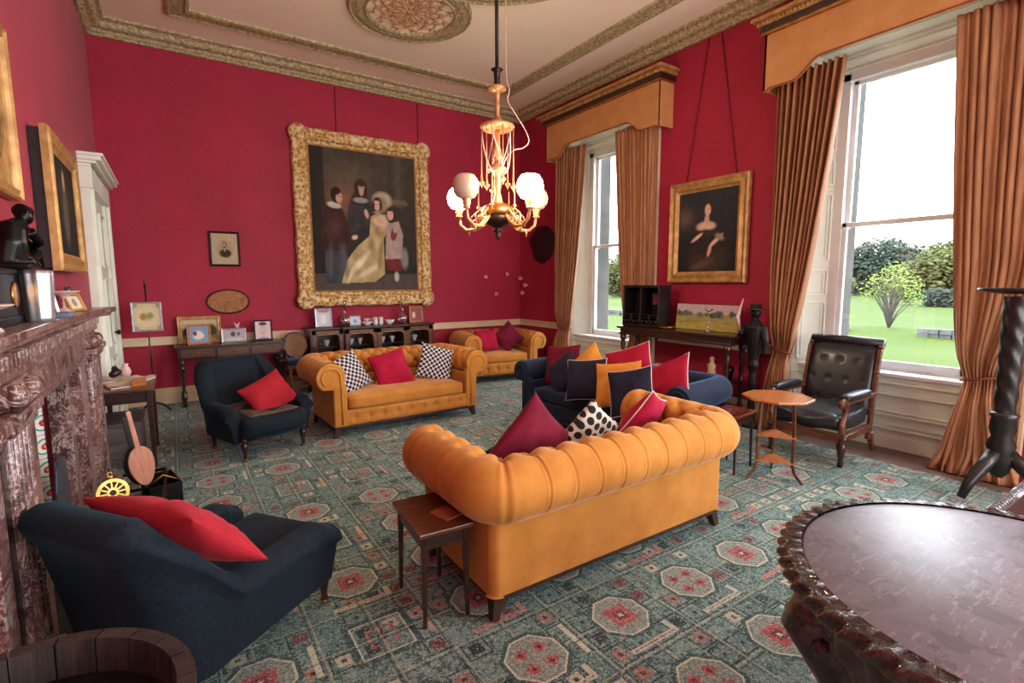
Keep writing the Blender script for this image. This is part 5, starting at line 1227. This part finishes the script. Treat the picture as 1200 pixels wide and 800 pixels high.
# ------------------------------------------------------------------ torchere, round table, carved stool, tub
tc_ = thing('plant_stand', 'tall black spiral-carved plant stand before the right curtain', 'plant stand', (4.96, 1.0, G0))
MB().lathe([(0, 1.50), (.10, 1.50), (.20, 1.515), (.215, 1.525), (.215, 1.54), (0, 1.54)], n=32).build('round_top', wood_black, tc_)
def tw(i, j):
    a = 2*pi*i; z_ = .62+.86*j; r_ = .060+.014*j+.003*sin(4*a+z_*42); return (r_*cos(a), r_*sin(a), z_)
MB().grid(tw, 36, 160, cu=True).build('twisted_column', wood_black, tc_)
MB().lathe([(0, .16), (.03, .16), (.06, .20), (.085, .30), (.075, .36), (.085, .40), (.06, .46), (.078, .52), (.07, .60), (.085, .63), (.05, .65)], n=24).build('turned_base', wood_black, tc_)
for k in range(3):
    t = radians(155+120*k); MB().tube([(.05*cos(t), .05*sin(t), .34), (.14*cos(t), .14*sin(t), .24), (.24*cos(t), .24*sin(t), .13), (.30*cos(t), .30*sin(t), .02)], [.05, .045, .035, .026], 10).build('leg', wood_black, tc_)
rt_ = thing('round_carved_table', 'round table with window haze painted on its polished top and heavy carved rim in the right foreground', 'table', (1.905, .27, G0))
m_, b_ = newmat('painted_haze_top'); v, x, y, z = xyz(); n1 = nz(v, 2.6, 5, .65, .6); n2 = nz(v, 9, 5, .7)
col = ramp(n1, [(.3, S(60, 40, 46)), (.5, S(104, 92, 108)), (.7, S(70, 50, 58))]); col = mixc(n2.gt(.555)*.55, col, S(46, 32, 38)); col = mixc(nz(mapv(v, (1, 5, 1)), 14, 4).gt(.60)*.4, col, S(150, 142, 158)); setb(b_, col, .55, 0, n2, .05, .003, coat=1.0, spec=.8); b_.inputs['Coat Roughness'].default_value = .48  # lilac tones paint reflected window haze into the colour; dark mottling is the wood
tt = MB().lathe([(0, .70), (.565, .70), (.57, .738), (.56, .745), (0, .745)], n=96).build('table_top', m_, rt_)
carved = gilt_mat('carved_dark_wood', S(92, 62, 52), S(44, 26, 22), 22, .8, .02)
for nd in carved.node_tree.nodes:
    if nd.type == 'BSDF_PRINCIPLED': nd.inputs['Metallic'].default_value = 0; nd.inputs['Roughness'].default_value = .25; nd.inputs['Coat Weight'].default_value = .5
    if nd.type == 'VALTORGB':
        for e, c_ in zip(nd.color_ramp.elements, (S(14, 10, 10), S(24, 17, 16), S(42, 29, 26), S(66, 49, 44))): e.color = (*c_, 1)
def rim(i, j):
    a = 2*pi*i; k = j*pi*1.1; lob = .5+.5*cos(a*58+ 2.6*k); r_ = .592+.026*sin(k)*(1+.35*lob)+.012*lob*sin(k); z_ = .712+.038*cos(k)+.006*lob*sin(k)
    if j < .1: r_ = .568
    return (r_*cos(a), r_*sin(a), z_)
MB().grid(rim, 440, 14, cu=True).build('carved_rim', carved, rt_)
def apr(i, j):
    a = 2*pi*i; sw = abs(sin(a*4)); dep = .10+.075*sw; z_ = .69-dep*j; r_ = .592-.055*sin(j*pi/2)*(1)+.016*noise.noise(Vector((cos(a)*9, sin(a)*9, j*3)))+.012*sin(j*pi)*(.5+.5*sin(a*32))
    return (r_*cos(a), r_*sin(a), z_)
MB().grid(apr, 300, 16, cu=True).build('carved_apron', carved, rt_)
for k in range(4):
    t = radians(128+90*k); c_, s_ = cos(t), sin(t)
    mb = MB(); mb.tube([(.50*c_, .50*s_, .66), (.54*c_, .54*s_, .54), (.46*c_, .46*s_, .40), (.34*c_, .34*s_, .28), (.36*c_, .36*s_, .14), (.46*c_, .46*s_, .04)], [.075, .085, .07, .055, .055, .06], 14)
    for q in range(5): mb.sphere(((.57-.01*q)*c_-.045*(q-2)*s_, (.57-.01*q)*s_+.045*(q-2)*c_, .56-.02*abs(q-2)), .028, 6)
    mb.build('carved_leg', carved, rt_)
MB().lathe([(0, .0), (.2, .10), (.24, .12), (.10, .2), (.12, .4), (.08, .5), (.2, .66), (.5, .69), (0, .69)], n=40).build('pedestal', carved, rt_)
o = MB().tube([(0, 0, .012), (.03, .01, .02), (.06, 0, .01)], [.010, .016, .008], 8).build('small_ornament', simple('tan', S(190, 140, 110), None, 8, .5)); o.location = (2.315, .355, .758); tag(o, 'small tan ornament lying on the round carved table', 'ornament')
cs_ = thing('carved_stool', 'low carved table edge just showing behind the round table', 'table', (3.0, .33, G0), 0)
silv = simple('polished_carved_edge', S(120, 112, 124), S(60, 52, 60), 30, .2, 0, bs=1.0, bd=.02, coat=.6)
mb = MB(); mb.box((0, 0, .69), (.80, .34, .03)); mb.build('table_top', wood_dark, cs_, bevel=.004)
mb = MB()
for (p, q) in (((-.42, -.19), (.42, -.19)), ((-.42, .19), (.42, .19)), ((-.42, -.19), (-.42, .19)), ((.42, -.19), (.42, .19))):
    mb.tube([(p[0], p[1], .69), (q[0], q[1], .69)], .026, 10)
    L_ = hypot(q[0]-p[0], q[1]-p[1]); n_ = int(L_/.03)
    for k in range(n_): t = (k+.5)/n_; mb.sphere((p[0]+(q[0]-p[0])*t, p[1]+(q[1]-p[1])*t, .706), .015, 6)
mb.build('carved_edge', silv, cs_)
for sx in (-1, 1):
    for sy in (-1, 1): mb = MB(); long_turned_leg(mb, sx*.36, sy*.13, .67, .03); mb.build('leg', wood_dark, cs_)
tb = thing('wooden_tub', 'old coopered wooden tub with dark inside in the bottom left corner', 'tub', (-.335, 1.26, G0))
tubm = simple('old_tub_wood', S(54, 43, 40), S(26, 22, 21), 5, .6, stretch=(6, 6, 1), bs=.4)
mb = MB(); NS = 22
for k in range(NS):
    a0_, a1_ = 2*pi*(k+.03)/NS, 2*pi*(k+.97)/NS; vs = []
    for z_, r0, r1 in ((0, .235, .265), (.35, .265, .300), (.725, .285, .322)):
        for r_ in (r0, r1):
            for t in (a0_, (a0_+a1_)/2, a1_): vs.append((r_*cos(t), r_*sin(t), z_))
    fs = []
    for l in range(2):
        b0 = l*6
        fs += [(b0+3, b0+4, b0+10, b0+9), (b0+4, b0+5, b0+11, b0+10), (b0+1, b0, b0+6, b0+7), (b0+2, b0+1, b0+7, b0+8), (b0, b0+3, b0+9, b0+6), (b0+5, b0+2, b0+8, b0+11)]
    fs += [(12, 15, 16, 13), (13, 16, 17, 14)]; mb.add(vs, fs, False)
mb.lathe([(0, .05), (.24, .05), (.24, .07), (0, .07)], n=30); mb.build('staves', tubm, tb)
for z_, r_ in ((.14, .282), (.62, .318)): MB().lathe([(r_-.004, z_-.02), (r_+.003, z_-.02), (r_+.006, z_+.02), (r_-.002, z_+.02)], n=48).build('hoop', iron, tb)

# ------------------------------------------------------------------ chandelier
cl = thing('chandelier', 'gilt four-armed gasolier with white globes, two of them lit', 'chandelier', (2.5, 3.98, 0))
darkrod = simple('dark_rod', S(60, 46, 40), S(36, 28, 24), 12, .4, .6)
MB().tube([(0, 0, 3.40), (0, 0, 4.71)], .016, 10).build('rod', darkrod, cl)
MB().lathe([(0, 3.46), (.055, 3.46), (.03, 3.44), (.025, 3.37), (.03, 3.33), (0, 3.33)], n=20).build('upper_cup', darkrod, cl)
MB().lathe([(0, 3.33), (.03, 3.33), (.075, 3.315), (.08, 3.29), (.04, 3.27), (.022, 3.26), (.022, 3.17), (.03, 3.15), (.016, 3.12), (.02, 3.08), (.03, 3.06), (.02, 3.02)], n=24).build('upper_stem', chand_m, cl)
MB().lathe([(0, 3.07), (.03, 3.06), (.06, 3.02), (.15, 2.99), (.155, 2.97), (.12, 2.945), (0, 2.95)], n=32).build('smoke_disc', chand_m, cl)
MB().lathe([(.025, 2.95), (.025, 2.80), (.035, 2.78), (.025, 2.74), (.045, 2.70), (.03, 2.66), (.085, 2.62), (.09, 2.605), (.045, 2.59), (.03, 2.54), (.035, 2.46), (.025, 2.42), (.04, 2.34), (.055, 2.30), (.04, 2.28)], n=24).build('fluted_stem', chand_m, cl)
MB().lathe([(.04, 2.32), (.12, 2.29), (.15, 2.26), (.155, 2.22), (.13, 2.20), (.0, 2.20)], n=36).build('gilt_bowl', brass, cl)
MB().lathe([(.125, 2.205), (.13, 2.17), (.10, 2.13), (.04, 2.10), (.02, 2.09), (.045, 2.075), (.05, 2.065), (.015, 2.05), (.03, 2.03), (.01, 1.99), (0, 1.98)], n=32).build('dark_bowl', darkrod, cl)
opal = simple('opal_glass', S(226, 196, 172), S(216, 184, 160), 2, .25, bs=0, coat=.5)
glow = bpy.data.materials.new('lit_globe'); glow.use_nodes = True; nt = glow.node_tree; nt.nodes.clear(); e = nt.nodes.new('ShaderNodeEmission'); e.inputs[0].default_value = (1, .80, .55, 1); e.inputs[1].default_value = 85; ou = nt.nodes.new('ShaderNodeOutputMaterial'); nt.links.new(e.outputs[0], ou.inputs[0])
right = Vector((.847, -.532, 0)); fwdv = Vector((.532, .847, 0))
for k, (ang, lit) in enumerate(((35, False), (-53, True), (-126, False), (145, True))):
    d = right*cos(radians(ang))+fwdv*sin(radians(ang)); side = Vector((-d.y, d.x, 0)); R_ = .45
    P3 = lambda r_, z_, s_=0: tuple(d*r_+side*s_+Vector((0, 0, z_)))
    arm = MB().tube([P3(.12, 2.20), P3(.18, 2.14), P3(.26, 2.09), P3(.36, 2.09), P3(.43, 2.14), P3(R_, 2.22)], [.014, .016, .017, .016, .014, .014], 10).build('arm', chand_m, cl)
    mb = MB()
    for (r0, z0, sc_, sg) in ((.20, 2.17, .045, 1), (.27, 2.15, .035, -1), (.22, 2.10, .03, -1)):
        mb.tube([P3(r0+sc_*(1-t/14)*cos(t*.55)*sg, z0+sc_*(1-t/14)*sin(t*.55)) for t in range(14)], .007, 6)
    for s_ in (-1, 1): mb.tube([P3(.15, 2.22), P3(.20, 2.25, s_*.04), P3(.26, 2.20, s_*.05), P3(.30, 2.12, s_*.02)], .007, 6)
    mb.tube([P3(.33, 2.10), P3(.33, 2.03)], [.014, .004], 8); mb.build('scrollwork', chand_m, arm)
    MB().lathe([(.014, 2.21), (.035, 2.22), (.03, 2.235), (.022, 2.24), (.034, 2.26), (.03, 2.275), (.042, 2.29), (.036, 2.30)], (d.x*R_, d.y*R_, 0), 16).build('gallery', chand_m, arm)
    gl = MB().lathe([(.040, 2.292), (.075, 2.305), (.105, 2.35), (.112, 2.40), (.10, 2.45), (.075, 2.485), (.060, 2.492), (.0 if not lit else .0, 2.492)] if lit else [(.040, 2.292), (.075, 2.305), (.105, 2.35), (.112, 2.40), (.10, 2.45), (.075, 2.485), (.060, 2.492), (.056, 2.488), (.095, 2.44), (.105, 2.40), (.095, 2.35), (.04, 2.30)], (d.x*R_, d.y*R_, 0), 32).build('globe_shade', glow if lit else opal, arm)
    mb = MB(); mb.tube([P3(.14, 2.24, .05), P3(.17, 2.26, .06), P3(.17, 2.44, .06)], [.006, .006, .004], 6); mb.lathe([(0, 0), (.02, .0), (.012, .02), (0, .03)], P3(.17, 2.27, .06), 10); mb.build('spike', chand_m, cl)
# counterweight rods and looped chains
for k in range(6):
    t = 2*pi*k/6+.3; c_, s_ = cos(t)*.145, sin(t)*.145; zl = 2.50-.05*(k % 2)
    mb = MB(); mb.tube([(c_, s_, 2.98), (c_, s_, zl)], .005, 6); mb.lathe([(0, -.05), (.006, -.03), (.025, -.005), (.028, .005), (.008, .02), (.012, .04), (0, .05)], (c_, s_, zl), 12); mb.build('pull_weight', chand_m, cl)
for k in range(5):
    t0, t1 = 2*pi*k/5, 2*pi*k/5+2.2; zz = 2.70-.04*(k % 3); pts = []
    for i in range(15):
        q = i/14; a = t0+(t1-t0)*q; r_ = .14*(1-q)+.03*q; pts.append((r_*cos(a), r_*sin(a), 2.95+(-1.0*q*(1-q)*4*.27)+(.0-.18)*q))
    MB().tube(pts, .006, 5).build('chain', pinkst, cl)
pts = [(.07*1, -.045, 4.68), (.075, -.03, 3.5), (.09, -.06, 3.30), (.08, -.05, 3.2), (.14, -.09, 3.08), (.20, -.13, 2.97), (.24, -.15, 2.86), (.20, -.12, 2.80), (.13, -.08, 2.78), (.08, -.03, 2.72), (.05, 0, 2.62)]
def spl(pts, n=60):
    P_ = [Vector(p) for p in pts]; out = []
    for i in range(len(P_)-1):
        p0, p1, p2, p3 = P_[max(i-1, 0)], P_[i], P_[i+1], P_[min(i+2, len(P_)-1)]
        for k in range(6): t = k/6; out.append(.5*((2*p1)+(p2-p0)*t+(2*p0-5*p1+4*p2-p3)*t*t+(3*p1-p0-3*p2+p3)*t*t*t))
    return out+[P_[-1]]
MB().tube(spl(pts), .005, 6).build('flex_cord', pinkst, cl)

# ------------------------------------------------------------------ outdoors
gz = -.9
mb = MB(); mb.grid(lambda i, j: (6.4+170*i**1.6, -60+230*j, gz+.25*noise.noise(Vector((i*12, j*14, 0)))*min(1, i*6)+.35*exp(-(((6.4+170*i**1.6)-29)/2.2)**2-((-60+230*j)-10.4)**2/9)), 90, 150)
struct(mb.build('floor_lawn', grass_m))
wl = thing('garden_wall', 'low grey stone ha-ha wall crossing the lawn outside', 'wall', (27.5, 0, gz))
mb = MB(); rg = random.Random(5)
for k in range(110):
    y = -8+k*.40
    if 8.6 < y < 11.6: continue
    for l in range(2): mb.box((rg.uniform(-.05, .05), y+rg.uniform(-.05, .05), .12+l*.22), (.35, .38, .21), rg.uniform(-.1, .1))
mb.build('stones', stone, wl)
def tree(label, loc, blobs, n, leaf, mat, trunk, seed=1, name='tree'):
    rg = random.Random(seed); root = thing(name, label, 'tree' if name == 'tree' else 'shrub', loc); vs = []; fs = []
    tot = sum(b[3]**2 for b in blobs)
    for (x, y, z, r) in blobs:
        for k in range(int(n*r*r/tot)):
            a, c_ = rg.uniform(0, 2*pi), rg.uniform(-1, 1); rr = r*(rg.random()**.35)*(1+.22*noise.noise(Vector((cos(a)*2+x, sin(a)*2+y, c_*2+seed)))); s_ = sqrt(1-c_*c_)
            p = Vector((x+rr*s_*cos(a), y+rr*s_*sin(a), z+rr*c_*.9)); u = Vector((rg.uniform(-1, 1), rg.uniform(-1, 1), rg.uniform(-.5, .5))).normalized(); w_ = u.orthogonal().normalized(); q = leaf*rg.uniform(.6, 1.3)
            k0 = len(vs); vs += [p-u*q, p+w_*q*.6, p+u*q, p-w_*q*.6]; fs.append((k0, k0+1, k0+2, k0+3))
    MB().add(vs, fs, False).build('foliage', mat, root)
    mb = MB(); 
    for t in trunk: mb.tube(t[0], t[1], 7)
    mb.build('trunk' if name == 'tree' else 'stems', bark, root); return root
def crown(w_, h, r, z0, k, seed):
    rg = random.Random(seed); return [(rg.uniform(-w_, w_)*.5, rg.uniform(-w_, w_), z0+h*rg.random()**1.0*(1), r*rg.uniform(.7, 1.2)) for _ in range(k)]
tree('broad green tree filling the right of the near window view', (68, 18.6, gz), [(0, 0, 3.8, 3.4), (0, -2.6, 5.0, 3.0), (0, 2.6, 2.8, 2.6), (1, -3.5, 3.0, 3.2), (0, -4.5, 6.2, 2.6), (0, 1.2, 4.6, 2.2), (-1, 3.8, 1.8, 1.7)], 15000, .26, leaf_mid, [([(0, 0, 0), (0, 0, 3)], [.4, .3])], 2)
tree('dark round-topped trees beyond the lawn at the left of the near window view', (105, 39, gz), [(0, 0, 6, 4.8), (0, -4.5, 5, 4.0), (0, 4.5, 5.4, 4.0), (0, -8, 3.6, 3.2), (0, 8.5, 4.4, 3.6), (0, 2, 3, 4), (0, -4, 2.4, 3.2)], 15000, .38, leaf_dark, [([(0, 0, 0), (0, 0, 4)], [.5, .4])], 3)
tree('small round green tree beyond the lawn at the far left of the window view', (84, 37.2, gz), [(0, 0, 2.6, 2.3), (0, 1.2, 2.2, 1.8), (0, -1, 2, 1.7)], 4000, .24, leaf_mid, [([(0, 0, 0), (0, 0, 2)], [.2, .15])], 4)
tree('low dark hedge running under the right hand tree', (60.5, 14.5, gz), [(0, -7+k*1.3, .9, 1.1) for k in range(9)], 5000, .22, leaf_dark, [([(0, 0, 0), (0, 0, 1)], [.1, .1])], 5, 'shrub')
tree('tall green tree seen through the far window', (64, 62, gz), [(0, 0, 4.5, 3.2), (0, 2.5, 3.2, 3), (0, -2.5, 3.5, 2.6), (0, 1, 2.2, 2.6)], 9000, .26, leaf_mid, [([(0, 0, 0), (0, 0, 3)], [.4, .3])], 6)
rg = random.Random(9); stems = []
for k in range(34):
    a = rg.uniform(0, 2*pi); sp_ = rg.uniform(.2, 1.25); h = rg.uniform(1.5, 2.9)
    pts = [(0, 0, 0), (sp_*.25*cos(a), sp_*.25*sin(a), h*.35), (sp_*.7*cos(a), sp_*.7*sin(a), h*.7), (sp_*cos(a+.2), sp_*sin(a+.2), h)]; stems.append((pts, [.045, .03, .018, .006]))
    for q in range(2): b = a+rg.uniform(-1, 1); p = Vector(pts[2]); stems.append(([p, p+Vector((.3*cos(b), .3*sin(b), .45))], [.012, .005]))
tree('pale bushy shrub with bare stems standing on the lawn outside', (28.9, 10.25, gz+.25), [(0, 0, 2.3, .85), (0, -.6, 2.0, .7), (0, .65, 2.0, .7), (0, 0, 2.8, .5), (0, -.9, 1.5, .5), (0, .9, 1.5, .5)], 1100, .06, leaf_pale, stems, 7, 'shrub')
